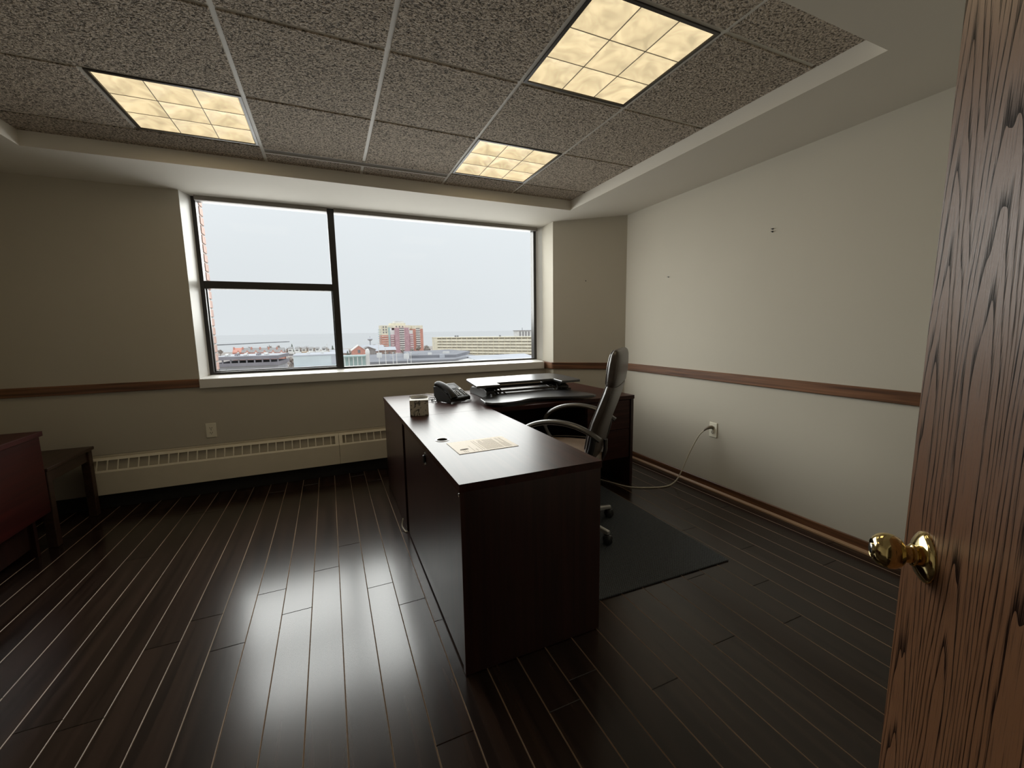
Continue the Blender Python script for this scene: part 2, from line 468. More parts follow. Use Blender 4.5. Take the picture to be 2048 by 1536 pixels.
tag(part('wall_front', MB().box(XL, -0.86, YF - 0.12, YF, 0, 2.6).box(0.13, XR, YF - 0.12, YF, 0, 2.6).box(-0.86, 0.13, YF - 0.12, YF, 2.06, 2.6), M['wall']),
    'greige wall holding the doorway', kind='structure')
hall = MB().box(XL, XR, YF - 1.62, YF - 1.5, 0, 2.6).box(XL - 0.1, XL, YF - 1.6, YF - 0.12, 0, 2.6).box(XR, XR + 0.1, YF - 1.6, YF - 0.12, 0, 2.6)
tag(part('wall_corridor', hall, M['wall']), 'corridor wall outside the doorway', kind='structure')

# ---- ceiling: tegular fissured tiles in a light grid, painted drop border around it
ceiling = tag(part('ceiling', MB().box(XL - 0.1, XR + 0.1, YF - 1.6, YW + 0.2, 2.51, 2.6), M['slab_dark']), 'dropped ceiling of fissured tiles', kind='structure')
XE, YE0, YE1 = 2.10, 1.03, 3.385
part('soffit', MB().box(XL, XR, YE1, YW + 0.24, ZS, 2.51), M['soffit'], ceiling)
part('soffit', MB().box(XE, XR, YE0, YE1, ZS, 2.51), M['soffit'], ceiling, )
part('soffit', MB().box(XL, -1.517, YE0, YE1, ZS, 2.51), M['soffit'], ceiling)
part('soffit', MB().box(XL, XR, YF - 1.6, YE0, ZS, 2.51), M['soffit'], ceiling)
gx = [-1.517 + 0.6075 * i for i in range(6)] + [XE]
gy = [YE0, 1.305, 1.9185, 2.533, 3.14, YE1]
LIGHTS = {(1, 3), (4, 3), (4, 1)}
SLOT = {2, 3}
tile_cache = {}
def tile_at(x0, x1, y0, y1):
    key = (round(x1 - x0, 3), round(y1 - y0, 3))
    if key not in tile_cache:
        a, c = key[0] / 2, key[1] / 2
        tile_cache[key] = MB().box(-a, a, -c, c, 0, 0.016).mesh('tile', bevel=0.0015)
    link('tile', tile_cache[key], M['tile'], ceiling, ((x0 + x1) / 2, (y0 + y1) / 2, ZC))
g = 0.0105
for i in range(6):
    for j in range(5):
        if (i, j) in LIGHTS: continue
        if i == 1 and j != 3: continue                      # one long tile covers columns 0 and 1 except beside the light
        i2 = 2 if (i == 0 and j != 3) else i + 1
        x0, x1 = gx[i] + (g if i else 0), gx[i2] - (g if i2 < 6 else 0)
        y0, y1 = gy[j] + (g if j else 0), gy[j + 1] - (g if j < 4 else 0)
        if i in SLOT and j == 3: y1 = 3.163
        if i in SLOT and j == 4: y0 = 3.236
        tile_at(x0, x1, y0, y1)
for x in gx[1:6]:
    y0_, y1_ = (2.545, 3.128) if x == gx[1] else (YE0, YE1)
    part('tee', MB().box(x - 0.012, x + 0.012, y0_, y1_, ZC + 0.006, ZC + 0.03), M['tee'], ceiling)
for y in gy[1:5]:
    for i in range(6):
        if y == 3.14 and i in SLOT: continue
        part('cross_tee', MB().box(gx[i] + 0.012, gx[i + 1] - 0.012, y - 0.012, y + 0.012, ZC + 0.006, ZC + 0.03), M['tee'], ceiling)

# ---- window
win = root('window_1', (0.6, 4.1, 0.93)); tag(win, 'wide fixed window with small operable pane at left')
def wpart(name, mb, mt, par=win, **k):
    return part(name, mb.xf(Matrix.Translation((-0.6, -4.1, -0.93))) if par is win else mb, mt, par, **k)
FX0, FX1, FZ0, FZ1 = -0.905, 2.105, 0.955, ZS
MX0, MX1 = 0.064, 0.118
wpart('frame_stile', MB().box(FX0, FX0 + 0.028, 4.09, 4.16, FZ0, FZ1), M['frame'])
wpart('frame_stile', MB().box(FX1 - 0.030, FX1, 4.09, 4.16, FZ0, FZ1), M['frame'])
wpart('frame_rail', MB().box(FX0 + 0.028, MX0, 4.09, 4.16, FZ0, FZ0 + 0.016), M['frame'])
wpart('frame_rail', MB().box(MX1, FX1 - 0.03, 4.09, 4.16, FZ0, FZ0 + 0.012), M['frame'])
wpart('frame_rail', MB().box(FX0 + 0.028, FX1 - 0.03, 4.10, 4.16, FZ1 - 0.03, FZ1), M['frame'])
wpart('mullion', MB().box(MX0, MX1, 4.085, 4.165, FZ0, FZ1), M['frame'], bevel=0.003)
wpart('transom', MB().box(FX0 + 0.028, MX0, 4.085, 4.165, 1.648, 1.708), M['frame'], bevel=0.003)
sash = wpart('sash', MB().box(FX0 + 0.028, FX0 + 0.036, 4.135, 4.16, FZ0 + 0.016, 1.648).box(MX0 - 0.010, MX0, 4.135, 4.16, FZ0 + 0.016, 1.648).box(FX0 + 0.036, MX0 - 0.01, 4.135, 4.16, FZ0 + 0.016, FZ0 + 0.024), M['grey_plastic'])
wpart('pane', MB().box(FX0 + 0.028, MX0, 4.142, 4.148, FZ0 + 0.016, 1.648), M['glass'])
wpart('pane', MB().box(FX0 + 0.028, MX0, 4.142, 4.148, 1.708, FZ1 - 0.03), M['glass'])
wpart('pane', MB().box(MX1, FX1 - 0.03, 4.142, 4.148, FZ0 + 0.012, FZ1 - 0.03), M['glass'])
wpart('blind_headrail', MB().box(FX0 + 0.028, MX0 - 0.001, 4.055, 4.088, ZS - 0.034, ZS), M['blind'])
wpart('blind_headrail', MB().box(MX1 + 0.001, FX1, 4.055, 4.088, ZS - 0.034, ZS), M['blind'])
wpart('jamb', MB().prism([(-0.945, YW - 0.002), (-0.905, 4.09), (-0.905, 4.2), (-0.945, 4.2)], 0.93, ZS), M['sill'])
wpart('jamb', MB().prism([(2.145, 4.02), (2.105, 4.085), (2.105, 4.2), (2.145, 4.2)], 0.93, ZS), M['sill'])
wpart('sill', MB().prism([(3.925, 0.862), (3.925, 0.935), (4.10, 0.953), (4.2, 0.953), (4.2, 0.862)], -0.945, 2.112, 'x'), M['sill'], bevel=0.003)
wpart('sill_return', MB().prism([(3.99, 0.862), (3.99, 0.94), (4.2, 0.953), (4.2, 0.862)], 2.112, 2.145, 'x'), M['sill'])

# exterior brick pier beside the window, bricks one by one
pier = tag(part('wall_exterior_pier', MB().box(-1.5, -0.892, 4.225, 4.335, 0.3, 3.0), plain('mortar', (0.22, 0.20, 0.185), 0.9)), 'brick pier outside the left window edge', kind='structure')
M['brick'] = plain('pale_red_brick', (0.20, 0.125, 0.105), 0.85, var=0.25, vscale=12, bump=0.4, bscale=120)
bme = MB().box(-0.006, 0.006, -0.052, 0.052, -0.031, 0.031).mesh('brick', bevel=0.003)
for i in range(22):
    link('brick', bme, M['brick'], pier, (-0.890, 4.280, 0.86 + i * 0.075))

# ---- oak chair rail and baseboards
def rail_x(name, x0, x1, y, z0, z1, t, mt):
    return part(name, MB().prism([(y, z0), (y - t, z0 + 0.004), (y - t, z1 - 0.008), (y - t + 0.006, z1), (y, z1)], x0, x1, 'x'), mt)
tag(rail_x('trim_1', XL, -0.946, YW, 0.868, 0.936, 0.018, M['railx']), 'oak chair rail on the window wall', kind='structure')
tag(part('trim_2', MB().box(XR - 0.018, XR, YF, 3.31, 0.868, 0.936), M['rail'], bevel=0.004), 'oak chair rail on the right wall', kind='structure')
dv = Vector((XR - 2.145, 3.325 - 3.79, 0)); dl = dv.length; da = math.atan2(dv.y, dv.x)
o = part('trim_3', MB().box(-0.006, dl, -0.018, 0.0, 0.868, 0.936), M['railx'], bevel=0.004, loc=(2.145, 3.79, 0)); o.rotation_euler = (0, 0, da)
tag(o, 'oak chair rail on the angled wall', kind='structure')
tag(part('trim_4', MB().box(2.127, 2.145, 3.785, 3.985, 0.868, 0.936), M['rail'], bevel=0.004), 'short oak chair rail beside the sill', kind='structure')
M['base'] = wood('oak_baseboard', (0.075, 0.030, 0.013), (0.19, 0.082, 0.035), axis=1, scale=1.2, rough=0.4, bump=0.15)
bb = tag(part('baseboard_right', MB().box(XR - 0.012, XR, YF, 3.32, 0, 0.068), M['base'], bevel=0.003), 'low oak baseboard along the right wall', kind='structure')
part('shoe_moulding', MB().prism([(XR - 0.026, 0), (XR - 0.026, 0.009), (XR - 0.012, 0.02), (XR - 0.012, 0)], YF, 3.31, 'y'), plain('shoe_moulding_tan', (0.36, 0.22, 0.12), 0.4), bb)
o = part('baseboard_corner', MB().box(0, dl, -0.012, 0.0, 0, 0.068), M['railx'], bevel=0.003, loc=(2.145, 3.79, 0)); o.rotation_euler = (0, 0, da)
tag(o, 'low oak baseboard on the angled wall', kind='structure')

# ---- open oak door with brass knob
hd = R(230); dx, dy = math.sin(hd), math.cos(hd)
door = root('door_1', (0.783, 0.304, 0), math.atan2(dy, dx))
door.rotation_euler = (0, 0, math.atan2(dy, dx))
tag(door, 'open stained oak door with brass knob')
leaf = part('door_leaf', MB().box(0, 0.90, 0, 0.044, 0.012, 2.04), M['oak_door'], door, bevel=0.002)
KX, KZ = 0.070, 0.962
kb = link('door_knob', None, None, door, (KX, 0, KZ)) if False else None
ax = Matrix.Translation((KX, 0, KZ)) @ Matrix.Rotation(R(90), 4, 'X')
rose = [(0.0, 0.0), (0.0345, 0.0), (0.0345, 0.0015), (0.0335, 0.004), (0.029, 0.0065), (0.024, 0.0095), (0.0165, 0.012), (0.0155, 0.0125), (0.0, 0.0125)]
part('rosette', MB().lathe(rose, 40, ax), M['brass'], door, smooth=True)
neck = [(0.0, 0.010), (0.0150, 0.010), (0.0150, 0.0145), (0.0140, 0.0155), (0.0122, 0.0165), (0.0118, 0.021), (0.0128, 0.0235), (0.0, 0.0235)]
part('knob_neck', MB().lathe(neck, 32, ax), M['brass'], door, smooth=True)
kn = [(0.0, 0.0225), (0.013, 0.0225), (0.0165, 0.0240), (0.0207, 0.0280), (0.0236, 0.0340), (0.0245, 0.0400), (0.0235, 0.0465), (0.0205, 0.0520), (0.0160, 0.0560), (0.0135, 0.0573), (0.0125, 0.0567), (0.0, 0.0567)]
knob = part('knob', MB().lathe(kn, 40, ax), M['brass'], door, smooth=True)
part('keyhole', MB().lathe([(0, 0.0562), (0.0072, 0.0562), (0.0072, 0.0588), (0.006, 0.0596), (0, 0.0596)], 24, ax).box(KX - 0.001, KX + 0.001, -0.0600, -0.0591, KZ - 0.004, KZ + 0.004), M['steel'], knob, smooth=True)

# ---- wall anchors and a screw left in the walls
def anchor(x, y, z, label):
    mb = MB().lathe([(0, 0), (0.0055, 0), (0.0055, 0.002), (0.0045, 0.003), (0.0018, 0.003), (0.0018, 0.011), (0.0032, 0.012), (0.0032, 0.014), (0, 0.014)], 10, Matrix.Rotation(R(-90), 4, 'Y'))
    return tag(part('wall_screw', mb, M['black_metal'], loc=(x, y, z), smooth=True), label, 'screw')
anchor(XR, 1.873, 1.906, 'upper dark screw left in the right wall, highest of three')
anchor(XR, 1.873, 1.889, 'lower dark screw in the right wall, just below the highest')
anchor(XR, 2.773, 1.708, 'single dark screw in the right wall nearest the angled wall')
o = anchor(2.40, 3.577, 1.755, 'tiny screw in the angled wall beside the window'); o.rotation_euler = (0, 0, da + math.pi / 2)

# ================================================================== FIXTURES
def troffer(i, j, label):
    x0, x1, y0, y1 = gx[i] + 0.010, gx[i + 1] - 0.010, gy[j] + 0.010, gy[j + 1] - 0.010
    cx_, cy_ = (x0 + x1) / 2, (y0 + y1) / 2
    t = thing('ceiling_light', label, 'light', (cx_, cy_, ZC), 0, 'square troffers in the tile ceiling')
    w, d, bw = (x1 - x0) / 2, (y1 - y0) / 2, 0.014
    fr_ = MB().box(-w, w, -d, -d + bw, 0.0, 0.03).box(-w, w, d - bw, d, 0.0, 0.03).box(-w, -w + bw, -d + bw, d - bw, 0.0, 0.03).box(w - bw, w, -d + bw, d - bw, 0.0, 0.03)
    part('frame', fr_, M['black_metal'], t)
    part('back_pan', MB().box(-w, w, -d, d, 0.045, 0.05), M['sill'], t)
    iw, id_ = w - bw - 0.003, d - bw - 0.003
    cw, cd = iw / 1.5, id_ / 1.5
    key = (round(cw, 3), round(cd, 3))
    def vault(u, v):
        a, c = 2 * u - 1, 2 * v - 1
        h = 0.016 * (1 - max(abs(a), abs(c)) ** 1.6) + 0.006 * (1 - abs(a)) * (1 - abs(c))
        return (a * (cw / 2 - 0.001), c * (cd / 2 - 0.001), 0.004 + h)
    me = MB().grid(vault, 12, 12).mesh('lens_cell', smooth=False)
    for p in me.polygons: p.use_smooth = True
    for a in range(3):
        for c in range(3):
            link('lens_cell', me, M['lens'], t, (-iw + cw * (a + 0.5), -id_ + cd * (c + 0.5), 0))
    rib = MB()
    for a in (1, 2):
        rib.box(-iw + cw * a - 0.0015, -iw + cw * a + 0.0015, -id_, id_, 0.0015, 0.006)
        rib.box(-iw, iw, -id_ + cd * a - 0.0015, -id_ + cd * a + 0.0015, 0.002, 0.006)
    part('lens_rib', rib, M['blind'], t)
    ld = bpy.data.lights.new('troffer_glow', 'AREA')
    ld.shape = 'RECTANGLE'; ld.size, ld.size_y = 2 * iw, 2 * id_
    ld.energy = LAMP_W; ld.color = (1.0, 0.80, 0.52)
    lo = bpy.data.objects.new('troffer_glow', ld); col.objects.link(lo)
    lo.parent = t; lo.location = (0, 0, -0.004)
    return t
troffer(1, 3, 'square lit ceiling light left of the window, seen at a flat angle')
troffer(4, 3, 'smaller-looking lit ceiling light nearest the window on the right')
troffer(4, 1, 'large bright ceiling light nearest the door, cut by the top edge')

vent = thing('ceiling_vent', 'long dark slot air diffuser in the ceiling above the window', 'vent', (0.3055, 3.2, ZC))
part('slot', MB().box(-0.596, 0.596, -0.035, 0.016, 0.012, 0.02), M['dark'], vent)
part('blade', MB().box(-0.596, 0.596, -0.034, 0.011, 0.001, 0.004), plain('vent_blade_brown', (0.22, 0.195, 0.165), 0.6), vent)
part('flange', MB().box(-0.596, 0.596, 0.012, 0.024, -0.005, 0.012), M['tee'], vent)
part('flange', MB().box(-0.596, 0.596, -0.037, -0.034, 0.0, 0.012), M['tee'], vent)

# ---- fin-tube baseboard heater under the window
heat = thing('baseboard_heater', 'long cream baseboard heater with grille slots under the window', 'heater', (-0.4, YW, 0.0))
HX0, HX1, HJ = -1.66, 1.92, 0.028
hx = lambda v: v + 0.4
part('back_plate', MB().box(hx(HX0), hx(HX1), -0.010, 0.0, 0.118, 0.405), M['heater'], heat)
for a, c in ((HX0, HJ - 0.0012), (HJ + 0.0012, HX1)):
    part('front_panel', MB().box(hx(a), hx(c), -0.075, -0.070, 0.122, 0.292).box(hx(a), hx(c), -0.070, -0.012, 0.120, 0.124), M['heater'], heat, bevel=0.0015)
    part('grille_rail', MB().prism([(-0.075, 0.292), (-0.070, 0.299), (-0.066, 0.304), (-0.066, 0.292)], hx(a), hx(c), 'x'), M['heater'], heat)
    part('top_cover', MB().prism([(-0.034, 0.370), (-0.024, 0.385), (0.0, 0.390), (0.0, 0.380), (-0.02, 0.377), (-0.026, 0.366)], hx(a), hx(c), 'x'), M['heater'], heat)
part('top_lip', MB().box(hx(HX0), hx(HX1), -0.016, 0.0, 0.396, 0.405), M['heater'], heat)
part('end_cap', MB().prism([(-0.076, 0.120), (-0.076, 0.292), (-0.034, 0.372), (-0.022, 0.388), (0, 0.392), (0, 0.120)], hx(HX0) - 0.004, hx(HX0), 'x'), M['heater'], heat)
part('fin_element', MB().box(hx(HX0) + 0.03, hx(HX1) - 0.03, -0.052, -0.012, 0.18, 0.285), M['fin'], heat)
barm = MB().prism([(-0.0735, 0.292), (-0.0325, 0.372), (-0.0285, 0.369), (-0.0695, 0.289)], -0.0035, 0.0035, 'x').mesh('grille_bar')
x = HX0 + 0.05
while x < HX1 - 0.02:
    if abs(x - HJ) > 0.03:
        link('grille_bar', barm, M['heater'], heat, (hx(x), 0, 0))
    x += 0.0605
for x in (HJ - 0.016, HJ + 0.016):
    part('grille_bar', MB().prism([(-0.0735, 0.292), (-0.0325, 0.372), (-0.0285, 0.369), (-0.0695, 0.289)], hx(x) - 0.014, hx(x) + 0.014, 'x'), M['heater'], heat)

tag(part('heater_shade_strip', MB().box(XL, 2.14, YW - 0.006, YW, 0, 0.105), M['dark']), 'dark strip standing in for the shade under the heater', kind='structure')  # added dark strip: the shade below the heater put into colour

# ---- wall outlets
def outlet(label, loc, rz):
    t = thing('wall_outlet', label, 'outlet', loc, rz)
    part('cover_plate', MB().box(-0.035, 0.035, -0.006, 0, -0.0575, 0.0575), M['ivory'], t, bevel=0.002)
    for s in (0.0195, -0.0195):
        sk = part('socket', MB().prism([(0.0165 * math.cos(a), s + 0.0145 * max(-0.85, min(0.85, math.sin(a)))) for a in [2 * math.pi * k / 20 for k in range(20)]], -0.0075, -0.006, 'y'), M['ivory'] if loc[0] < 0 else M['cord'], t)
        part('slot', MB().box(-0.0080, -0.0050, -0.0079, -0.0070, s - 0.0035, s + 0.0065).box(0.0050, 0.0080, -0.0079, -0.0070, s - 0.0035, s + 0.0065).box(-0.0028, 0.0028, -0.0079, -0.0070, s - 0.0110, s - 0.0060), M['slot'], sk)
    part('screw', MB().lathe([(0, 0), (0.003, 0), (0.003, 0.0075), (0, 0.0075)], 10, Matrix.Rotation(R(90), 4, 'X')), M['steel'], t)
    return t
outlet('ivory duplex outlet above the baseboard heater', (-0.907, YW, 0.518), 0)
outlet('ivory outlet on the right wall with a cord plugged in', (XR, 2.250, 0.483), R(-90))

# ================================================================== FURNITURE
def loft(spine, nrm, hw, ht, n=20, e=3.2):
    """rounded-rectangle sections along a spine in the y-z plane; x is the wide axis"""
    mb = MB(); vs_, fs_ = [], []
    for (y, z), (ny, nz_), w, t in zip(spine, nrm, hw, ht):
        for k in range(n):
            th = 2 * math.pi * k / n
            c, s = math.cos(th), math.sin(th)
            a = math.copysign(abs(c) ** (2 / e), c) * w
            q = math.copysign(abs(s) ** (2 / e), s) * t
            vs_.append((a, y + ny * q, z + nz_ * q))
    m_ = len(spine)
    for i in range(m_ - 1):
        for k in range(n):
            fs_.append((i * n + k, i * n + (k + 1) % n, (i + 1) * n + (k + 1) % n, (i + 1) * n + k))
    fs_.append(tuple(range(n))[::-1]); fs_.append(tuple((m_ - 1) * n + k for k in range(n)))
    return mb.add(vs_, fs_)

# ---- desk facing the window (wide one) : top, end panels, modesty panel, hanging drawer pedestal
TZ = 0.748
desk = thing('desk', 'wide dark mahogany desk under the window carrying the desk converter', 'desk', (1.30, 3.05, 0))
def dk(mb): return mb.xf(Matrix.Translation((-1.30, -3.05, 0)))
part('desktop', dk(MB().box(0.383, 2.215, 2.598, 3.51, TZ - 0.030, TZ)), M['mahogx'], desk, bevel=0.0015)
part('end_panel', dk(MB().box(0.387, 0.413, 2.600, 3.495, 0.004, TZ - 0.0305)), M['mahogz'], desk, bevel=0.001)
part('end_panel', dk(MB().box(2.185, 2.211, 2.602, 3.495, 0.004, TZ - 0.0305)), M['mahogz'], desk, bevel=0.001)
part('modesty_panel', dk(MB().box(0.414, 2.184, 3.30, 3.32, 0.10, TZ - 0.031)), M['mahogx'], desk)
ped = part('pedestal', dk(MB().box(1.775, 2.184, 2.632, 3.24, 0.235, TZ - 0.031)), M['mahogz'], desk)
for z0, z1 in ((0.24, 0.475), (0.479, 0.712)):
    dr = part('drawer', dk(MB().box(1.777, 2.182, 2.612, 2.632, z0, z1)), M['mahogx'], desk, bevel=0.0015)
for x in (0.40, 2.198):
    for y in (2.66, 3.44):
        part('foot', dk(MB().lathe([(0, 0), (0.010, 0), (0.010, 0.004), (0, 0.004)], 10, Matrix.Translation((x, y, 0)))), M['black_plastic'], desk)

# ---- return desk running towards the door
ret = thing('return_desk', 'dark mahogany return desk running from the wide desk towards the door', 'desk', (0.684, 1.97, 0))
def rk(mb): return mb.xf(Matrix.Translation((-0.684, -1.97, 0)))
def slab_hole(x0, x1, y0, y1, z0, z1, cx_, cy_, r_, n_=32):
    """slab with a round hole: square collar around the hole plus eight plain fields"""
    mb = MB(); q = r_ * 1.5
    xs_, ys_ = [x0, cx_ - q, cx_ + q, x1], [y0, cy_ - q, cy_ + q, y1]
    for z in (z0, z1):
        for a in range(3):
            for c in range(3):
                if a == 1 and c == 1: continue
                mb.add([(xs_[a], ys_[c], z), (xs_[a + 1], ys_[c], z), (xs_[a + 1], ys_[c + 1], z), (xs_[a], ys_[c + 1], z)], [(0, 1, 2, 3)])
        ci, sq = [], []
        for k in range(n_):
            t_ = 2 * math.pi * k / n_ + math.pi / 4
            c_, s_ = math.cos(t_), math.sin(t_); m_ = max(abs(c_), abs(s_))
            ci.append((cx_ + r_ * c_, cy_ + r_ * s_, z)); sq.append((cx_ + q * c_ / m_, cy_ + q * s_ / m_, z))
        mb.add(ci + sq, [(k, (k + 1) % n_, n_ + (k + 1) % n_, n_ + k) for k in range(n_)])
    for (a, b_) in (((x0, y0), (x1, y0)), ((x1, y0), (x1, y1)), ((x1, y1), (x0, y1)), ((x0, y1), (x0, y0))):
        mb.add([(*a, z0), (*b_, z0), (*b_, z1), (*a, z1)], [(0, 1, 2, 3)])
    rim = [(cx_ + r_ * math.cos(2 * math.pi * k / n_ + math.pi / 4), cy_ + r_ * math.sin(2 * math.pi * k / n_ + math.pi / 4)) for k in range(n_)]
    mb.add([(*p, z0) for p in rim] + [(*p, z1) for p in rim], [(k, (k + 1) % n_, n_ + (k + 1) % n_, n_ + k) for k in range(n_)])
    return mb
part('desktop', rk(slab_hole(0.383, 0.985, 1.341, 2.5965, TZ - 0.030, TZ, 0.481, 1.957, 0.0275)), M['mahog'], ret, weld=True)
part('end_panel', rk(MB().box(0.386, 0.982, 1.345, 1.371, 0.004, TZ - 0.0305)), M['mahogz'], ret, bevel=0.001)
side = part('modesty_panel', rk(MB().box(0.390, 0.410, 1.3715, 2.535, 0.014, TZ - 0.0305)), M['mahogz'], ret, bevel=0.001)
part('back_post', rk(MB().box(0.45, 0.47, 2.54, 2.59, 0.004, TZ - 0.0305)), M['mahogz'], ret)
part('pedestal', rk(MB().box(0.43, 0.955, 1.372, 1.80, 0.03, TZ - 0.031)), M['mahogz'], ret)
for z0, z1 in ((0.035, 0.36), (0.364, 0.712)):
    dr = part('drawer', rk(MB().box(0.955, 0.975, 1.375, 1.797, z0, z1)), M['mahog'], ret, bevel=0.0015)
    part('handle', rk(MB().tube([(0.975, 1.53, z1 - 0.08), (0.997, 1.53, z1 - 0.08), (0.997, 1.64, z1 - 0.08), (0.975, 1.64, z1 - 0.08)], 0.004, 6)), M['black_metal'], dr)
gr = part('grommet', rk(MB().lathe([(0.0262, -0.002), (0.0262, 0.0016), (0.0285, 0.0026), (0.0335, 0.0026), (0.036, 0.0012), (0.036, 0.0), (0.0274, 0.0), (0.0274, -0.002), (0.0262, -0.002)], 36, Matrix.Translation((0.481, 1.957, TZ)), caps=False)), M['silver'], ret, smooth=True)
part('grommet_cup', rk(MB().lathe([(0.0274, -0.001), (0.0274, -0.055), (0.0, -0.055), (0.0, -0.053), (0.0262, -0.053), (0.0262, -0.001), (0.0274, -0.001)], 32, Matrix.Translation((0.481, 1.957, TZ)), caps=False)), M['slot'], ret)
lt = part('latch', rk(MB().box(0.3785, 0.3895, 1.930, 1.944, 0.652, 0.690)), M['black_plastic'], ret, bevel=0.003)
for z in (0.645, 0.697):
    part('screw', rk(MB().lathe([(0, 0), (0.0065, 0), (0.0055, 0.004), (0, 0.005)], 12, Matrix.Translation((0.390, 1.937, z)) @ Matrix.Rotation(R(-90), 4, 'Y'))), M['steel'], lt)
part('edge_clip', rk(MB().tube([(0.3895, 1.357, 0.712), (0.3845, 1.357, 0.708), (0.3845, 1.353, 0.697)], 0.0018, 6)), M['steel'], ret)
for p in ((0.40, 1.358), (0.968, 1.358), (0.40, 2.52)):
    part('foot', rk(MB().lathe([(0, 0), (0.008, 0), (0.008, 0.004), (0, 0.004)], 10, Matrix.Translation((p[0], p[1], 0)))), M['black_plastic'], ret)

# ---- standing-desk converter on the wide desk
cv = thing('desk_converter', 'black sit-stand desk converter with keyboard tray on the wide desk', 'desk converter', (1.43, 3.0, TZ))
def ck_(mb): return mb.xf(Matrix.Translation((-1.43, -3.0, 0)))
front = spline([(1.005, 2.618, 0), (1.09, 2.600, 0), (1.20, 2.616, 0), (1.315, 2.665, 0), (1.46, 2.658, 0), (1.62, 2.600, 0), (1.80, 2.560, 0)], 5)
poly = [(p.x, p.y) for p in front] + [(1.828, 2.575), (1.835, 2.66), (1.80, 2.83), (1.78, 3.0), (1.12, 3.0), (0.992, 2.83), (0.972, 2.68)]
part('keyboard_tray', ck_(MB().prism(poly, 0.020, 0.036)), M['converter'], cv, bevel=0.003)
up = [(0.985, 2.885), (1.172, 2.880), (1.188, 2.998), (1.21, 3.008), (1.69, 3.015), (1.702, 3.0), (1.684, 2.838), (1.862, 2.846), (1.885, 2.90), (1.922, 3.225), (1.918, 3.30), (1.885, 3.405), (1.84, 3.425), (1.09, 3.395), (1.058, 3.37), (1.04, 3.31)]
part('work_surface', ck_(MB().prism(up, 0.104, 0.122)), M['converter'], cv, bevel=0.003)
for s, xo in ((1, 1.088), (-1, 1.828)):
    xa, xb = (xo, xo + 0.075) if s > 0 else (xo - 0.075, xo)
    hs_ = part('lift_housing', ck_(MB().prism([(2.965, 0.0), (2.965, 0.062), (3.02, 0.078), (3.14, 0.072), (3.33, 0.060), (3.38, 0.030), (3.38, 0.0)], xa, xb, 'x')), M['grey_plastic'], cv, bevel=0.006, seg=2)
    part('bracket', ck_(MB().prism([(2.99, 0.080), (3.06, 0.103), (3.30, 0.103), (3.20, 0.066)], xa + 0.012, xb - 0.012, 'x')), M['black_metal'], cv)
    xi = xb + 0.018 if s > 0 else xa - 0.018
    part('lift_arm', ck_(MB().box(xi - 0.006, xi + 0.006, -0.19, 0.19, -0.012, 0.012).xf(Matrix.Translation((0, 3.12, 0.060)) @ Matrix.Rotation(R(11), 4, 'X'))), M['black_metal'], cv)
    part('lift_arm', ck_(MB().box(xi + 0.010, xi + 0.020, -0.17, 0.17, -0.012, 0.012).xf(Matrix.Translation((0, 3.12, 0.055)) @ Matrix.Rotation(R(-13), 4, 'X'))), M['black_metal'], cv)
    part('gas_spring', ck_(MB().tube([(xi + 0.03 * s, 2.98, 0.040), (xi + 0.03 * s, 3.28, 0.085)], 0.009, 10)), M['steel'], cv)
    part('tray_arm', ck_(MB().box(xa + 0.02, xb - 0.02, 2.90, 3.0, 0.036, 0.050)), M['black_metal'], cv)
    part('height_lever', ck_(MB().tube([(xi + 0.012 * s, 2.99, 0.085), (xi + 0.03 * s, 2.94, 0.060), (xi + 0.055 * s, 2.915, 0.040)], 0.005, 6)), M['black_plastic'], cv)
part('crossbar', ck_(MB().box(1.16, 1.76, 3.10, 3.125, 0.062, 0.082)), M['black_metal'], cv, bevel=0.002)
part('crossbar', ck_(MB().box(1.16, 1.76, 2.955, 2.975, 0.052, 0.066)), M['black_metal'], cv, bevel=0.002)
part('base_bar', ck_(MB().box(1.10, 1.82, 3.30, 3.37, 0.0, 0.014)), M['black_metal'], cv)

# ---- telephone
ph = thing('telephone', 'black desk telephone with handset and keypad beside the tissue box', 'telephone', (0.834, 3.052, TZ), R(23))
base_prof = [(-0.105, 0.010), (-0.108, 0.032), (-0.098, 0.040), (0.080, 0.122), (0.104, 0.120), (0.108, 0.104), (0.09, 0.07), (-0.085, 0.010)]
part('phone_body', MB().prism(base_prof, -0.082, 0.102, 'x'), M['phone_plastic'], ph, bevel=0.004, seg=2)
part('stand', MB().prism([(-0.06, 0.0), (-0.06, 0.012), (0.02, 0.045), (0.085, 0.075), (0.10, 0.0), (0.085, 0.0), (0.06, 0.03), (-0.03, 0.008), (-0.04, 0.0)], -0.07, -0.05, 'x').prism([(-0.06, 0.0), (-0.06, 0.012), (0.02, 0.045), (0.085, 0.075), (0.10, 0.0), (0.085, 0.0), (0.06, 0.03), (-0.03, 0.008), (-0.04, 0.0)], 0.07, 0.09, 'x'), M['phone_plastic'], ph)
tilt = math.atan2(0.122 - 0.040, 0.080 + 0.098)
pm = Matrix.Translation((0, -0.098, 0.0405)) @ Matrix.Rotation(tilt, 4, 'X')
part('display', MB().box(-0.018, 0.062, 0.118, 0.165, 0, 0.004).xf(pm), M['screen'], ph, bevel=0.0015)
part('display_bezel', MB().box(-0.026, 0.072, 0.105, 0.180, -0.001, 0.002).xf(pm), M['phone_plastic'], ph)
part('brand_badge', MB().box(0.070, 0.096, 0.098, 0.116, 0, 0.0025).xf(pm), M['white_plastic'], ph, bevel=0.001)
for r_ in range(4):
    for c in range(3):
        part('key', MB().box(-0.016 + c * 0.021, -0.003 + c * 0.021, 0.022 + r_ * 0.019, 0.032 + r_ * 0.019, 0, 0.0045).xf(pm), M['key'], ph, bevel=0.0012)
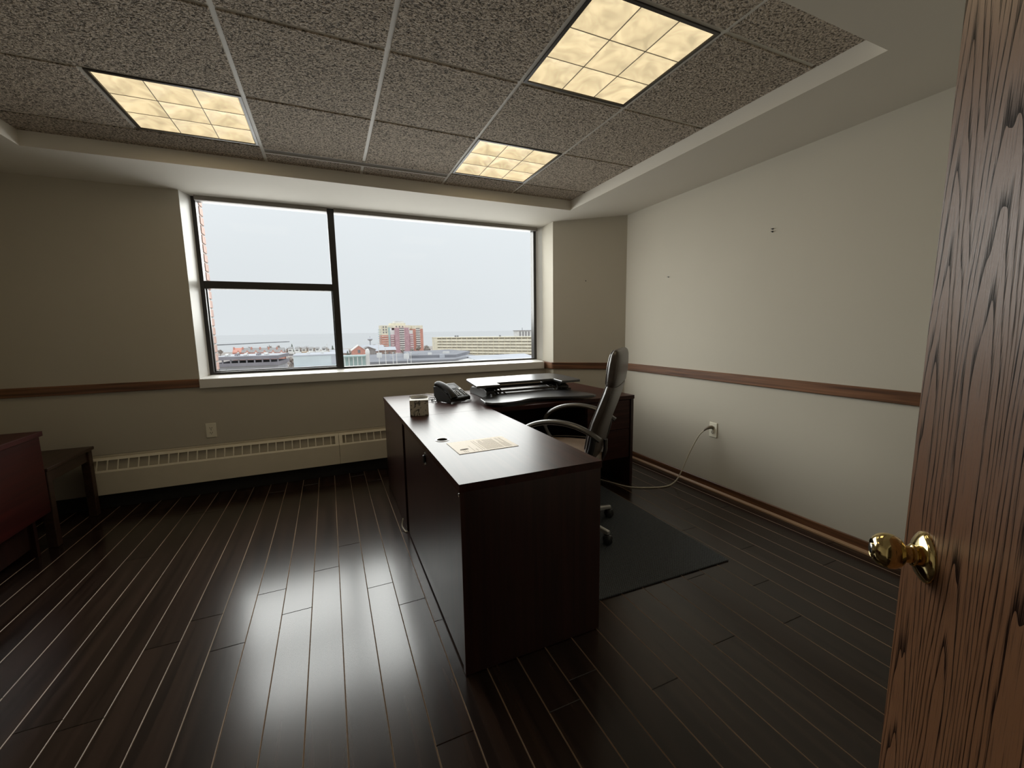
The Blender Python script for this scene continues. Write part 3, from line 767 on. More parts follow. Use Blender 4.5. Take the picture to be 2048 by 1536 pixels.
for r_ in range(5):
    part('function_key', MB().box(0.062, 0.074, 0.018 + r_ * 0.016, 0.026 + r_ * 0.016, 0, 0.004).xf(pm), M['key'], ph, bevel=0.001)
    part('function_key', MB().box(0.082, 0.093, 0.018 + r_ * 0.016, 0.026 + r_ * 0.016, 0, 0.004).xf(pm), M['key'], ph, bevel=0.001)
hs = [(-0.006, 0.0), (-0.006, 0.0)]
hp = spline([(0, -0.004, 0.016), (0, 0.016, 0.028), (0, 0.06, 0.038), (0, 0.105, 0.041), (0, 0.15, 0.037), (0, 0.194, 0.026), (0, 0.212, 0.012)], 5)
hsm = Matrix.Translation((-0.062, -0.102, 0.028)) @ Matrix.Rotation(tilt, 4, 'X')
rad = [0.027 + 0.004 * abs(2 * i / (len(hp) - 1) - 1) ** 2 for i in range(len(hp))]
hnd = part('handset', MB().tube(hp, rad, 14, flat=0.72).xf(hsm), M['phone_plastic'], ph, smooth=True)
for y in (0.026, 0.180):
    part('earpiece' if y > 0.1 else 'mouthpiece', MB().lathe([(0, -0.010), (0.021, -0.010), (0.0245, 0.004), (0.0235, 0.026), (0.018, 0.034), (0, 0.034)], 18, hsm @ Matrix.Translation((0, y, 0.004))), M['phone_plastic'], hnd, smooth=True)
part('cradle_pad', MB().prism([(-0.06, 0.045), (-0.05, 0.072), (0.05, 0.118), (0.07, 0.100)], -0.0825, -0.036, 'x'), M['phone_plastic'], ph, bevel=0.002)
part('cradle', MB().prism([(-0.105, 0.0), (-0.108, 0.026), (-0.07, 0.060), (0.06, 0.118), (0.104, 0.112), (0.10, 0.04), (0.06, 0.004), (-0.07, 0.002)], -0.090, -0.0825, 'x'), M['phone_plastic'], ph, bevel=0.003)
coil = []
cpath = spline([(-0.09, -0.085, 0.02), (-0.12, -0.02, 0.010), (-0.135, 0.05, 0.009), (-0.10, 0.11, 0.010), (-0.06, 0.10, 0.02)], 14)
for i, p in enumerate(cpath):
    coil.append(p + Vector((0.006 * math.cos(i * 1.3), 0.003 * math.cos(i * 1.3), 0.006 * math.sin(i * 1.3))))
part('coiled_cord', MB().tube(coil, 0.0021, 5), M['phone_plastic'], ph, smooth=True)
part('handset_cord', MB().tube(spline([(0.05, -0.09, 0.010), (0.075, -0.125, 0.005), (0.10, -0.115, 0.006), (0.115, -0.085, 0.004), (0.105, -0.055, 0.006)], 6), 0.0022, 5), M['phone_plastic'], ph, smooth=True)

# phone and network cables behind the tissue box
cb = [([(0.79, 3.17, 0.004), (0.72, 3.22, 0.010), (0.66, 3.17, 0.004), (0.60, 3.24, 0.012), (0.57, 3.36, 0.004)], 'black cable lying loosely between telephone and window edge', 'black_plastic'),
      ([(0.78, 3.12, 0.004), (0.70, 3.10, 0.014), (0.63, 3.14, 0.004), (0.58, 3.12, 0.004)], 'thin black cable coming out behind the telephone handset', 'black_plastic'),
      ([(0.77, 3.30, 0.004), (0.72, 3.36, 0.022), (0.68, 3.41, 0.006), (0.63, 3.44, 0.004), (0.58, 3.42, 0.004)], 'pale grey network cable looping behind the telephone', 'cord')]
for pts, lab, mt_ in cb:
    tag(part('cable', MB().tube(spline([(a, b_, c + TZ) for a, b_, c in pts], 8), 0.0028, 6), M[mt_], smooth=True), lab, 'cable')
pen = thing('pen', 'short silver pen lying behind the tissue box', 'pen', (0.600, 3.20, TZ + 0.005), R(112))
part('barrel', MB().lathe([(0, 0), (0.0045, 0), (0.005, 0.01), (0.005, 0.085), (0, 0.085)], 12, Matrix.Rotation(R(90), 4, 'Y')), M['steel'], pen, smooth=True)
part('clip', MB().box(0.05, 0.083, -0.001, 0.001, 0.005, 0.0065), M['steel'], pen)

# ---- tissue box
mt, n, l, b = newmat('printed_tissue_card'); M['tissue_card'] = mt
tc = n.new('ShaderNodeTexCoord')
vo = n.new('ShaderNodeTexNoise'); vo.inputs['Scale'].default_value = 26; vo.inputs['Detail'].default_value = 1.5; vo.inputs['Distortion'].default_value = 2.2
l.new(tc.outputs['Object'], vo.inputs['Vector'])
cr = n.new('ShaderNodeValToRGB'); cr.color_ramp.elements[0].position = 0.36; cr.color_ramp.elements[0].color = (0.10, 0.095, 0.085, 1)
cr.color_ramp.elements[1].position = 0.46; cr.color_ramp.elements[1].color = (0.62, 0.58, 0.48, 1)
l.new(vo.outputs[0], cr.inputs[0]); l.new(cr.outputs[0], b.inputs['Base Color']); b.inputs['Roughness'].default_value = 0.5
tb = thing('tissue_box', 'small cube tissue box with grey leaf print near the desk joint', 'tissue box', (0.510, 2.650, TZ), R(-12))
part('carton', MB().box(-0.058, 0.058, -0.058, 0.058, 0, 0.100), M['tissue_card'], tb, bevel=0.0015)
part('carton_lid', MB().box(-0.0585, 0.0585, -0.0585, 0.0585, 0.100, 0.1012), M['tissue'], tb)
slotm = MB().prism([(0.050 * math.cos(a), 0.012 + 0.020 * math.sin(a)) for a in [2 * math.pi * k / 24 for k in range(24)]], 0.1012, 0.1018)
part('opening', slotm, M['slot'], tb)
def tis(u, v):
    return (-0.055 + 0.110 * u, 0.034 + 0.004 * math.sin(u * 6) * v, 0.1012 + v * (0.012 + 0.008 * math.sin(math.pi * u)))
part('tissue_sheet', MB().grid(tis, 12, 4), M['tissue'], tb, smooth=True)
# ---- sheet of paper with a crest and printed lines
mt, n, l, b = newmat('paper_cream'); M['paper'] = mt
b.inputs['Base Color'].default_value = (0.72, 0.60, 0.45, 1); b.inputs['Roughness'].default_value = 0.5; b.inputs['IOR'].default_value = 1.4
tc = n.new('ShaderNodeTexCoord'); nz = n.new('ShaderNodeTexNoise'); nz.inputs['Scale'].default_value = 12; l.new(tc.outputs['Object'], nz.inputs['Vector'])
cr = n.new('ShaderNodeValToRGB'); cr.color_ramp.elements[0].color = (0.86, 0.74, 0.58, 1); cr.color_ramp.elements[1].color = (0.92, 0.81, 0.65, 1)
l.new(nz.outputs[0], cr.inputs[0]); l.new(cr.outputs[0], b.inputs['Base Color'])
M['ink'] = plain('printed_ink_grey', (0.50, 0.42, 0.32), 0.8, ior=1.25)
M['ink_dark'] = plain('printed_ink_dark', (0.16, 0.12, 0.09), 0.8, ior=1.25)
pp = thing('paper_sheet', 'cream printed letter sheet lying beside the desk grommet', 'paper', (0.627, 1.785, TZ), R(1.5))
# a slightly thick stack so its edge casts a line of shade; the page is read from the right side of the desk
part('sheet', MB().box(-0.1425, 0.1425, -0.100, 0.100, 0.0003, 0.0018), M['paper'], pp)
prng = random.Random(5)
tx = MB()
xs = -0.030
while xs < 0.118:
    y = -0.084; yend = 0.078 if prng.random() > 0.2 else prng.uniform(-0.02, 0.05)
    while y < yend:
        wl_ = prng.uniform(0.006, 0.018)
        tx.box(xs, xs + 0.0026, y, min(y + wl_, yend), 0.0018, 0.00195)
        y += wl_ + 0.0028
    xs += 0.0062 if prng.random() > 0.14 else 0.0115
part('printed_text', tx, M['ink'], pp)
lh = MB()
for i in range(6): lh.box(-0.118 + i * 0.0, -0.116, -0.09, -0.09, 0, 0)
lh = MB().box(-0.066, -0.0645, -0.088, 0.010, 0.0018, 0.00195)
for k, (x0, y0, y1) in enumerate([(-0.112, -0.086, -0.060), (-0.104, -0.086, -0.055), (-0.096, -0.086, -0.064), (-0.050, -0.086, -0.050)]):
    lh.box(x0, x0 + 0.0025, y0, y1, 0.0018, 0.00195)
part('letterhead', lh, M['ink'], pp)
crest = MB().prism([(-0.122, -0.046), (-0.118, -0.033), (-0.085, -0.030), (-0.080, -0.036), (-0.082, -0.045), (-0.105, -0.050)], 0.0018, 0.00198)
part('crest', crest, M['ink_dark'], pp)

# ---- chair mat
tag(part('floor_mat', MB().box(-0.465, 0.465, -0.60, 0.60, 0.0005, 0.008), M['mat'], bevel=0.002, loc=(1.485, 2.085, 0)), 'dark blue-grey ribbed floor mat under the office chair', 'mat').rotation_euler = (0, 0, R(-1.5))

# ---- office chair
ch = thing('office_chair', 'high-back dark leather office chair with curved arms inside the desk corner', 'chair', (1.352, 2.198, 0.008), R(44))
def nrm_of(sp):
    out = []
    for i in range(len(sp)):
        a, c = sp[max(i - 1, 0)], sp[min(i + 1, len(sp) - 1)]
        ty, tz = c[0] - a[0], c[1] - a[1]; q = math.hypot(ty, tz)
        out.append((tz / q, -ty / q))
    return out
sp = [(-0.165, 0.475), (-0.170, 0.50), (-0.178, 0.58), (-0.195, 0.66), (-0.218, 0.74), (-0.248, 0.82), (-0.277, 0.90), (-0.292, 0.945), (-0.296, 0.955)]
part('backrest', loft(sp, nrm_of(sp), [0.19, 0.215, 0.235, 0.245, 0.25, 0.25, 0.247, 0.243, 0.235], [0.018, 0.032, 0.040, 0.042, 0.041, 0.040, 0.038, 0.036, 0.030], 28), M['leather'], ch, smooth=True)
sp2 = [(-0.291, 0.948), (-0.294, 0.965), (-0.300, 1.02), (-0.306, 1.08), (-0.312, 1.125), (-0.316, 1.145), (-0.318, 1.152)]
part('headrest', loft(sp2, nrm_of(sp2), [0.236, 0.242, 0.242, 0.236, 0.226, 0.212, 0.19], [0.028, 0.039, 0.042, 0.040, 0.034, 0.024, 0.009], 28), M['leather'], ch, smooth=True)
for s in (-1, 1):
    hwl = [0.235, 0.245, 0.25, 0.25, 0.247, 0.243]; htl = [0.040, 0.042, 0.041, 0.040, 0.038, 0.036]
    hw2, ht2 = [0.242, 0.242, 0.236, 0.226, 0.212], [0.039, 0.042, 0.040, 0.034, 0.024]
    pth = []
    for (y_, z_), (ny, nz_), w_, t_ in list(zip(sp[2:8], nrm_of(sp)[2:8], hwl, htl)) + list(zip(sp2[1:6], nrm_of(sp2)[1:6], hw2, ht2)):
        pth.append((s * w_ * 0.885, y_ + ny * t_ * 0.72, z_ + nz_ * t_ * 0.72))
    part('piping', MB().tube(spline(pth, 4), 0.0045, 6), M['piping'], ch, smooth=True)
seat = MB().grid(lambda u, v: (0.25 * (2 * u - 1), -0.20 + 0.45 * v, 0.535 - 0.030 * abs(2 * u - 1) ** 4 - 0.035 * max(0, v - 0.7) ** 1.5 * 6 + 0.008 * math.cos((2 * u - 1) * 2)), 20, 20)
part('seat', loft([(-0.215, 0.488), (-0.20, 0.49), (-0.10, 0.492), (0.05, 0.492), (0.18, 0.488), (0.235, 0.476), (0.255, 0.462)], [(0, 1)] * 7, [0.20, 0.235, 0.25, 0.252, 0.248, 0.235, 0.20], [0.028, 0.046, 0.052, 0.052, 0.048, 0.038, 0.015], 28), M['leather_seat'], ch, smooth=True)
part('seat_piping', MB().tube(spline([(-0.245, -0.17, 0.53), (-0.258, -0.02, 0.532), (-0.254, 0.14, 0.526), (-0.225, 0.235, 0.505), (0, 0.262, 0.495), (0.225, 0.235, 0.505), (0.254, 0.14, 0.526), (0.258, -0.02, 0.532), (0.245, -0.17, 0.53)], 5), 0.004, 6), M['piping'], ch, smooth=True)
part('seat_pan', MB().box(-0.20, 0.20, -0.17, 0.19, 0.425, 0.448), M['black_plastic'], ch, bevel=0.01)
part('tilt_mechanism', MB().box(-0.075, 0.075, -0.12, 0.10, 0.375, 0.426), M['black_metal'], ch, bevel=0.01)
for s in (-1, 1):
    arm = spline([(s * 0.262, 0.150, 0.47), (s * 0.272, 0.215, 0.535), (s * 0.278, 0.245, 0.610), (s * 0.280, 0.215, 0.680), (s * 0.280, 0.130, 0.728), (s * 0.280, 0.020, 0.748), (s * 0.280, -0.090, 0.738), (s * 0.280, -0.180, 0.706), (s * 0.280, -0.250, 0.662)], 6)
    part('armrest', MB().tube(arm, [0.017] * 14 + [0.027] * (len(arm) - 14), 10, flat=0.55), M['armpad'], ch, smooth=True)
    part('arm_upright', MB().tube(spline([(s * 0.278, -0.215, 0.684), (s * 0.278, -0.200, 0.60), (s * 0.272, -0.170, 0.52), (s * 0.255, -0.13, 0.455)], 5), 0.021, 10, flat=0.9), M['black_plastic'], ch, smooth=True)
part('back_bar', MB().tube(spline([(0, -0.05, 0.40), (0, -0.16, 0.41), (0, -0.225, 0.50), (0, -0.235, 0.60)], 5), 0.024, 10, flat=0.5), M['black_metal'], ch, smooth=True)
part('gas_lift', MB().lathe([(0, 0.10), (0.034, 0.10), (0.034, 0.22), (0.027, 0.225), (0.027, 0.31), (0.017, 0.315), (0.017, 0.378), (0, 0.378)], 18), M['black_plastic'], ch, smooth=True)
part('base_hub', MB().lathe([(0, 0.062), (0.040, 0.062), (0.050, 0.085), (0.046, 0.115), (0, 0.118)], 20), M['silver'], ch, smooth=True)
leg_mb = MB().add([(0.030, -0.028, 0.070), (0.030, 0.028, 0.070), (0.030, 0.022, 0.112), (0.030, -0.022, 0.112),
                   (0.325, -0.016, 0.062), (0.325, 0.016, 0.062), (0.325, 0.012, 0.084), (0.325, -0.012, 0.084)],
                  [(0, 1, 2, 3), (4, 7, 6, 5), (0, 4, 5, 1), (1, 5, 6, 2), (2, 6, 7, 3), (3, 7, 4, 0)])
leg_me = leg_mb.mesh('leg', bevel=0.005, seg=2, smooth=True)
fork_me = MB().lathe([(0, 0.020), (0.026, 0.022), (0.030, 0.040), (0.022, 0.056), (0.007, 0.060), (0.007, 0.066), (0, 0.066)], 16).mesh('caster_hood', smooth=True)
wh_me = MB().lathe([(0, -0.008), (0.021, -0.008), (0.0265, -0.004), (0.0265, 0.004), (0.021, 0.008), (0, 0.008)], 20, Matrix.Rotation(R(90), 4, 'X')).mesh('wheel', smooth=True)
for k in range(5):
    a = R(-2 - 44 - 72 * k)                 # heading 92 deg for the first leg, in the chair's own frame
    lg = link('leg', leg_me, M['silver'], ch); lg.rotation_euler = (0, 0, a)
    cst = link('caster', fork_me, M['black_plastic'], ch, (0.315 * math.cos(a), 0.315 * math.sin(a), 0)); cst.rotation_euler = (0, 0, a + 0.7 * k)
    for s in (-1, 1):
        w_ = link('wheel', wh_me, M['black_plastic'], cst, (0, s * 0.014, 0.0265))

# ---- power cord from the right-wall outlet
pc = thing('power_cord', 'beige power cord running from the right wall outlet across the floor', 'cord', (2.504, 2.453, 0))
def pk(pts): return [(a - 2.504, b_ - 2.453, c) for a, b_, c in pts]
cpts = [(2.655, 2.283, 0.487), (2.630, 2.325, 0.425), (2.598, 2.378, 0.280), (2.56, 2.402, 0.154), (2.525, 2.425, 0.055), (2.490, 2.448, 0.010), (2.409, 2.440, 0.0055), (2.287, 2.475, 0.0055), (2.150, 2.560, 0.0055), (2.075, 2.72, 0.0055), (1.98, 2.90, 0.0055), (1.75, 3.05, 0.0055)]
part('cable', MB().tube(pk(spline(cpts, 10)), 0.0048, 8), M['cord'], pc, smooth=True)
plug = MB().tube(pk([(2.692, 2.256, 0.5035), (2.672, 2.266, 0.502), (2.655, 2.283, 0.487), (2.648, 2.294, 0.472)]), [0.0135, 0.0135, 0.0085, 0.0055], 10)
part('plug', plug, plain('plug_taupe', (0.20, 0.165, 0.125), 0.5), pc, smooth=True)

# ---- stray cable end by the desk gap
tag(part('cable', MB().tube(spline([(0.384, 2.582, 0.006), (0.378, 2.580, 0.006), (0.372, 2.590, 0.006), (0.362, 2.640, 0.022), (0.374, 2.665, 0.060)], 7), 0.0038, 7), M['cord'], smooth=True),
    'short grey cable end sticking out at floor level between the two desks', 'cable')

# ---- cherry desk and end table at the left
cd = thing('side_desk', 'cherry red desk against the left wall, cut by the frame', 'desk', (-1.85, 2.5, 0))
def sk_(mb): return mb.xf(Matrix.Translation((1.85, -2.5, 0)))
part('desktop', sk_(MB().box(-2.125, -1.555, 1.75, 3.255, 0.712, 0.740)), M['cherry'], cd, bevel=0.0015)
part('front_panel', sk_(MB().box(-1.587, -1.567, 1.765, 3.243, 0.258, 0.7115)), M['cherry'], cd, bevel=0.001)
part('end_panel', sk_(MB().box(-2.115, -1.64, 3.213, 3.239, 0, 0.7115)), M['mahogz'], cd)
part('end_panel', sk_(MB().box(-2.115, -1.64, 1.77, 1.796, 0, 0.7115)), M['mahogz'], cd)
part('pedestal', sk_(MB().box(-2.10, -1.66, 2.75, 3.212, 0.06, 0.7115)), M['mahogz'], cd)
et = thing('end_table', 'low brown wooden end table between the cherry desk and the heater', 'table', (-1.84, 3.59, 0))
def ek(mb): return mb.xf(Matrix.Translation((1.84, -3.59, 0)))
part('tabletop', ek(MB().box(-2.095, -1.590, 3.315, 3.862, 0.478, 0.500)), M['walnut'], et, bevel=0.003)
part('apron', ek(MB().box(-1.628, -1.610, 3.37, 3.81, 0.405, 0.478)), M['walnut'], et)
part('apron', ek(MB().box(-2.075, -2.057, 3.37, 3.81, 0.405, 0.478)), M['walnut'], et)
part('apron', ek(MB().box(-2.03, -1.65, 3.335, 3.353, 0.405, 0.478)), M['walnut'], et)
part('apron', ek(MB().box(-2.03, -1.65, 3.825, 3.843, 0.405, 0.478)), M['walnut'], et)
for x in (-2.085, -1.648):
    for y in (3.325, 3.802):
        part('leg', ek(MB().box(x, x + 0.048, y, y + 0.048, 0, 0.478)), M['walnut'], et, bevel=0.003)

# ================================================================== OUTSIDE: the town by the lake, seen from an upper floor
GZ = -26.0
def ext(name, c, var=0.12, vs_=0.3, rough=0.9):
    return plain(name, c, rough, var=var, vscale=vs_)
E_ = dict(  # outdoor colours lightened so that they carry the distance haze
    ground=ext('winter_ground', (0.38, 0.335, 0.30), 0.25, 0.02), water=ext('pale_lake', (0.475, 0.475, 0.475), 0.03, 0.002), shore=ext('dark_breakwater', (0.20, 0.20, 0.205), 0.2, 0.05),
    brick=ext('orange_brick', (0.66, 0.33, 0.26)), plum=ext('plum_brick', (0.56, 0.36, 0.39)), cream=ext('cream_concrete', (0.86, 0.80, 0.64)), white=ext('white_panel', (0.82, 0.81, 0.78)),
    slab=ext('balcony_white', (0.84, 0.79, 0.74)), glassd=ext('dark_window', (0.26, 0.25, 0.25), 0.2, 0.5, 0.3), teal=ext('teal_glass', (0.48, 0.62, 0.60), 0.1, 0.5, 0.3),
    roof=ext('grey_flat_roof', (0.27, 0.27, 0.29), 0.15, 0.05), roofl=ext('light_roof', (0.54, 0.55, 0.58), 0.1, 0.05), pale=ext('pale_green_wall', (0.66, 0.71, 0.71), 0.05, 0.2),
    deck=ext('parking_deck', (0.30, 0.285, 0.31), 0.15, 0.1), decklt=ext('snowy_deck', (0.56, 0.56, 0.58), 0.1, 0.1), tree=ext('bare_tree_bark', (0.20, 0.165, 0.14), 0.3, 0.4), conif=ext('conifer_green', (0.15, 0.175, 0.14), 0.3, 0.4),
    shingle=ext('grey_shingle', (0.36, 0.345, 0.335), 0.15, 0.5), road=ext('pale_road', (0.50, 0.48, 0.44), 0.08, 0.05), rust=ext('red_sign_panel', (0.60, 0.20, 0.13)), twig=ext('pale_twigs', (0.30, 0.255, 0.225), 0.3, 0.4), paleglass=ext('pale_balcony_glass', (0.40, 0.37, 0.32), 0.15, 0.5), ochre=ext('ochre_stucco', (0.56, 0.40, 0.24)))  # paleglass: lighter window glass behind the cream block's balconies
tag(part('ground_outside', MB().box(-900, 1500, 30, 760, GZ - 1, GZ), E_['ground']), 'winter ground far below the window', kind='structure')
tag(part('lake_outside', MB().box(-9000, 9000, 760.5, 15000, GZ - 1.2, GZ - 0.3), E_['water']), 'pale hazy lake', kind='structure')
o = part('breakwater', MB().box(-320, 120, -5, 5, 0, 2.2), E_['shore'], loc=(-177, 1418, GZ - 0.4)); o.rotation_euler = (0, 0, R(61))
tag(o, 'thin dark breakwater line far out on the lake', 'breakwater')
tag(part('road', MB().box(-26, 26, -4, 4, 0, 0.15), E_['road'], loc=(-42, 384, GZ)), 'pale road below the parking structure', 'road').rotation_euler = (0, 0, R(38))

# tower of plum and orange brick with cream top floors
tw = thing('apartment_tower', 'plum and orange brick apartment tower with cream top floors', 'building', (88, 560, GZ))
def tk(mb): return mb.xf(Matrix.Translation((-88, -560, -GZ)))
part('wing', tk(MB().box(63.3, 72, 560, 585, GZ, -3)), E_['brick'], tw)
part('wing_top', tk(MB().box(63.3, 72, 560.5, 585, -3, 9.6)), E_['cream'], tw)
part('core_block', tk(MB().box(80, 98, 557, 588, GZ, 6.2)), E_['plum'], tw)
part('side_wing', tk(MB().box(74.5, 80, 559, 585, GZ, -2.6)), E_['plum'], tw)
part('side_wing_top', tk(MB().box(74.5, 80, 559.5, 585, -2.6, 3.5)), E_['white'], tw)
part('side_wing', tk(MB().box(98, 104, 559, 585, GZ, -1.8)), E_['plum'], tw)
part('side_wing_top', tk(MB().box(98, 103.5, 559.5, 585, -1.8, 3.0)), E_['white'], tw)
part('glazed_stair', tk(MB().box(72, 74.5, 560, 585, GZ, 7.0)), E_['teal'], tw)
part('upper_storey', tk(MB().box(71, 101, 561, 585, 6.2, 9.5)), E_['cream'], tw)
part('penthouse', tk(MB().box(76, 95, 563, 583, 9.5, 12.4)), E_['cream'], tw)
part('penthouse', tk(MB().box(81, 93.5, 565, 581, 12.4, 15.0)), E_['white'], tw)
part('tower_wing', tk(MB().box(104.3, 118.4, 566, 590, GZ, 4.6)), E_['brick'], tw)
part('tower_wing_top', tk(MB().box(104.3, 118.4, 566.5, 590, 4.6, 9.2)), E_['cream'], tw)
bal = {}
def bandset(x0, x1, y, z0, z1, nm, hgt, mt_, par, tk_, step=2.83):
    z = z0
    while z < z1:
        part(nm, tk_(MB().box(x0, x1, y - 1.0, y, z, z + hgt)), mt_, par)
        z += step
bandset(85.5, 92, 557, -22, 4, 'balcony', 1.2, E_['slab'], tw, tk)
bandset(108.5, 114.5, 566, -20, 4, 'balcony', 1.4, E_['slab'], tw, tk)
bandset(64, 71.5, 560, -22, -4, 'balcony', 0.6, E_['slab'], tw, tk)
bandset(75.2, 79, 559, -22, -4, 'balcony', 0.9, E_['slab'], tw, tk)
bandset(99.5, 103.5, 559, -22, -3, 'balcony', 0.9, E_['slab'], tw, tk)
bandset(59.6, 63.2, 563, -22, 6, 'balcony', 0.8, E_['teal'], tw, tk)
for i in range(10):
    part('window', tk(MB().box(86, 91.5, 556.7, 557.0, -20.7 + i * 2.83, -19.3 + i * 2.83)), E_['glassd'], tw)
    if i < 9: part('window', tk(MB().box(109, 114, 565.7, 566.0, -18.5 + i * 2.83, -17.2 + i * 2.83)), E_['glassd'], tw)
for x in (65.5, 68.8):
    for z in (-0.5, 3.0, 6.5):
        part('window', tk(MB().box(x, x + 1.6, 560.2, 560.5, z, z + 2.0)), E_['glassd'], tw)
for x in (82, 86, 90):
    part('window', tk(MB().box(x, x + 1.6, 560.7, 561.0, 7.0, 8.6)), E_['glassd'], tw)

# long cream slab block with balcony rows
ang = math.atan2(321 - 400, 160 - 92.2)
cb_ = thing('slab_block', 'long cream balcony block right of the brick tower', 'building', (92.2, 400, GZ), ang)
HT = 20.6
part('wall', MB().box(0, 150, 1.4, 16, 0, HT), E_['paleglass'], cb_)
part('end_wall', MB().box(0, 6, 0, 1.4, 0, HT), E_['cream'], cb_)
part('roof_slab', MB().box(0, 150, -0.3, 16, HT, HT + 0.8), E_['cream'], cb_)
for k in range(8):
    z = HT - 1.2 - 2.78 * k
    part('balcony', MB().box(6, 150, -0.6, 1.4, z - 2.0, z), E_['cream'], cb_)
for k in range(26):
    part('fin', MB().box(10.5 + k * 5.6, 11.1 + k * 5.6, 0.6, 1.5, 0, HT), E_['cream'], cb_)
for x in (22, 24.5, 70):
    part('roof_vent', MB().box(x, x + 1.2, 6, 7.2, HT + 0.8, HT + 2.2), E_['roof'], cb_)
ft = thing('distant_tower', 'small pale tower rising beyond the right end of the cream block', 'building', (335, 700, GZ))
part('wall', MB().box(-13, 16, 0, 20, 0, 25.0), E_['white'], ft)
for x in (-10, -4, 2, 8): part('window', MB().box(x, x + 2.2, -0.4, 0, 14, 24), E_['glassd'], ft)
part('roof', MB().box(-14, 17, -1, 21, 25, 26.2), E_['shingle'], ft)
part('antenna', MB().box(-0.3, 0.3, 9, 9.6, 26.2, 31), E_['roof'], ft)

# red brick townhouses with gables
for k in range(6):
    x0 = -75.5 + 6.5 * k
    t = thing('townhouse', 'red brick gabled townhouse, %s of the row at left' % ['leftmost', 'second', 'third', 'fourth', 'fifth', 'rightmost'][k], 'house', (x0 + 3.2, 420, GZ), 0, 'brick townhouses by the lake')
    part('wall', MB().box(-3.22, 3.22, 0, 14, 0, 11.6 - 0.15 * k), E_['brick'], t)
    zb = 11.6 - 0.15 * k
    part('roof', MB().prism([(-0.5, zb), (6.5, zb + 3.8), (14.5, zb)], -3.24, 3.24, 'x'), E_['shingle'] if k else E_['brick'], t)
    part('gable', MB().prism([(-0.6, zb - 0.6), (1.2, zb + 2.0), (3.0, zb - 0.6)], -0.9, 0.0, 'y'), E_['brick'], t)
    part('window', MB().box(0.5, 1.9, -1.05, -0.9, zb - 1.6, zb + 0.5), E_['slab'], t)
    part('window', MB().box(-2.4, -1.0, -0.15, 0, zb - 3.2, zb - 1.2), E_['glassd'], t)
    part('chimney', MB().box(-3.1, -2.0, 4, 5.2, zb, zb + 4.6), E_['brick'], t)
# white stepped townhouses
for k in range(6):
    x0 = -34 + 5.6 * k
    t = thing('stepped_house', 'white stepped townhouse with dark openings, %s left of the mullion' % ['farthest', 'fifth', 'fourth', 'third', 'second', 'nearest'][k], 'house', (x0 + 2.6, 424, GZ), 0, 'white stepped townhouses')
    part('lower_block', MB().box(-2.6, 2.6, 0, 12, 0, 10.2), E_['white'] if k != 2 else E_['ochre'], t)
    part('upper_block', MB().box(-2.6, 1.0, 3, 12, 10.2, 13.4 - 0.2 * k), E_['white'], t)
    part('roof', MB().prism([(3, 13.4 - 0.2 * k), (3, 13.9 - 0.2 * k), (12, 14.9 - 0.2 * k), (12, 13.4 - 0.2 * k)], -2.6, 1.0, 'x'), E_['shingle'], t)
    part('window', MB().box(-1.8, 1.6, -0.2, 0, 7.2, 8.7), E_['glassd'], t)
    part('window', MB().box(-2.0, 0.2, 2.8, 3, 11.2, 12.4), E_['glassd'], t)

# parking structure
pkg = thing('parking_structure', 'grey two-deck parking structure at lower left', 'parking', (-46, 300, GZ), R(-6))
part('deck', MB().box(-19, 16.5, 0, 34, 11.6, 13.6), E_['deck'], pkg)
part('deck_surface', MB().box(-18.6, 16.2, 0.5, 33.5, 13.6, 13.8), E_['decklt'], pkg)
part('deck', MB().box(-19, 16.5, 0, 34, 7.6, 9.6), E_['deck'], pkg)
part('lower_wall', MB().box(-18, 15.5, 2, 32, 0, 7.6), E_['decklt'], pkg)
for i in range(9):
    part('column', MB().box(-18.6 + i * 4.3, -17.9 + i * 4.3, 0.4, 1.2, 9.6, 11.6), E_['deck'], pkg)
def car(x, y, z, rz, mt_, label):
    t = thing('car', label, 'car', (x, y, z), rz, 'parked cars outside')
    part('body', MB().prism([(-2.2, 0.3), (-2.2, 0.85), (-1.1, 0.95), (-0.5, 1.45), (0.9, 1.45), (1.6, 0.95), (2.2, 0.85), (2.2, 0.3)], -0.85, 0.85, 'y'), mt_, t)
    part('window', MB().prism([(-0.9, 0.98), (-0.45, 1.36), (0.85, 1.36), (1.35, 0.98)], -0.87, 0.87, 'y'), E_['glassd'], t)
    for sx in (-1.35, 1.35):
        for sy in (-0.75, 0.75):
            part('wheel', MB().lathe([(0, -0.1), (0.32, -0.1), (0.32, 0.1), (0, 0.1)], 12, Matrix.Translation((sx, sy, 0.32)) @ Matrix.Rotation(R(90), 4, 'X')), E_['glassd'], t)
car(-51, 387, GZ + 0.15, R(38), E_['white'], 'white car driving on the pale road')
for i, (x, y) in enumerate([(-58, 308), (-53, 309), (-48, 307), (-41, 306), (-37, 310)]):
    car(x, y, GZ + 13.8, R(80), [E_['white'], E_['deck']][i % 2], '%s car on the top parking deck counted from the left' % ['first', 'second', 'third', 'fourth', 'fifth'][i])

# pale box building left of the mullion
bx_ = thing('warehouse', 'plain pale green box building just left of the window mullion', 'building', (-6.5, 230, GZ))
part('wall', MB().box(-9.8, 12, 0, 26, 0, 16.0), E_['pale'], bx_)
part('roof', MB().box(-10, 12.2, -0.2, 26.2, 16.0, 16.5), E_['roofl'], bx_)
part('podium', MB().box(-14, 16, -9, 0, 0, 10.6), E_['roofl'], bx_)
part('side_panel', MB().box(7.4, 9.9, -0.15, 0, 11.4, 15.6), E_['roofl'], bx_)
for x in (-4, 2.5): part('roof_unit', MB().box(x, x + 1.4, 8, 10, 16.5, 17.6), E_['white'], bx_)

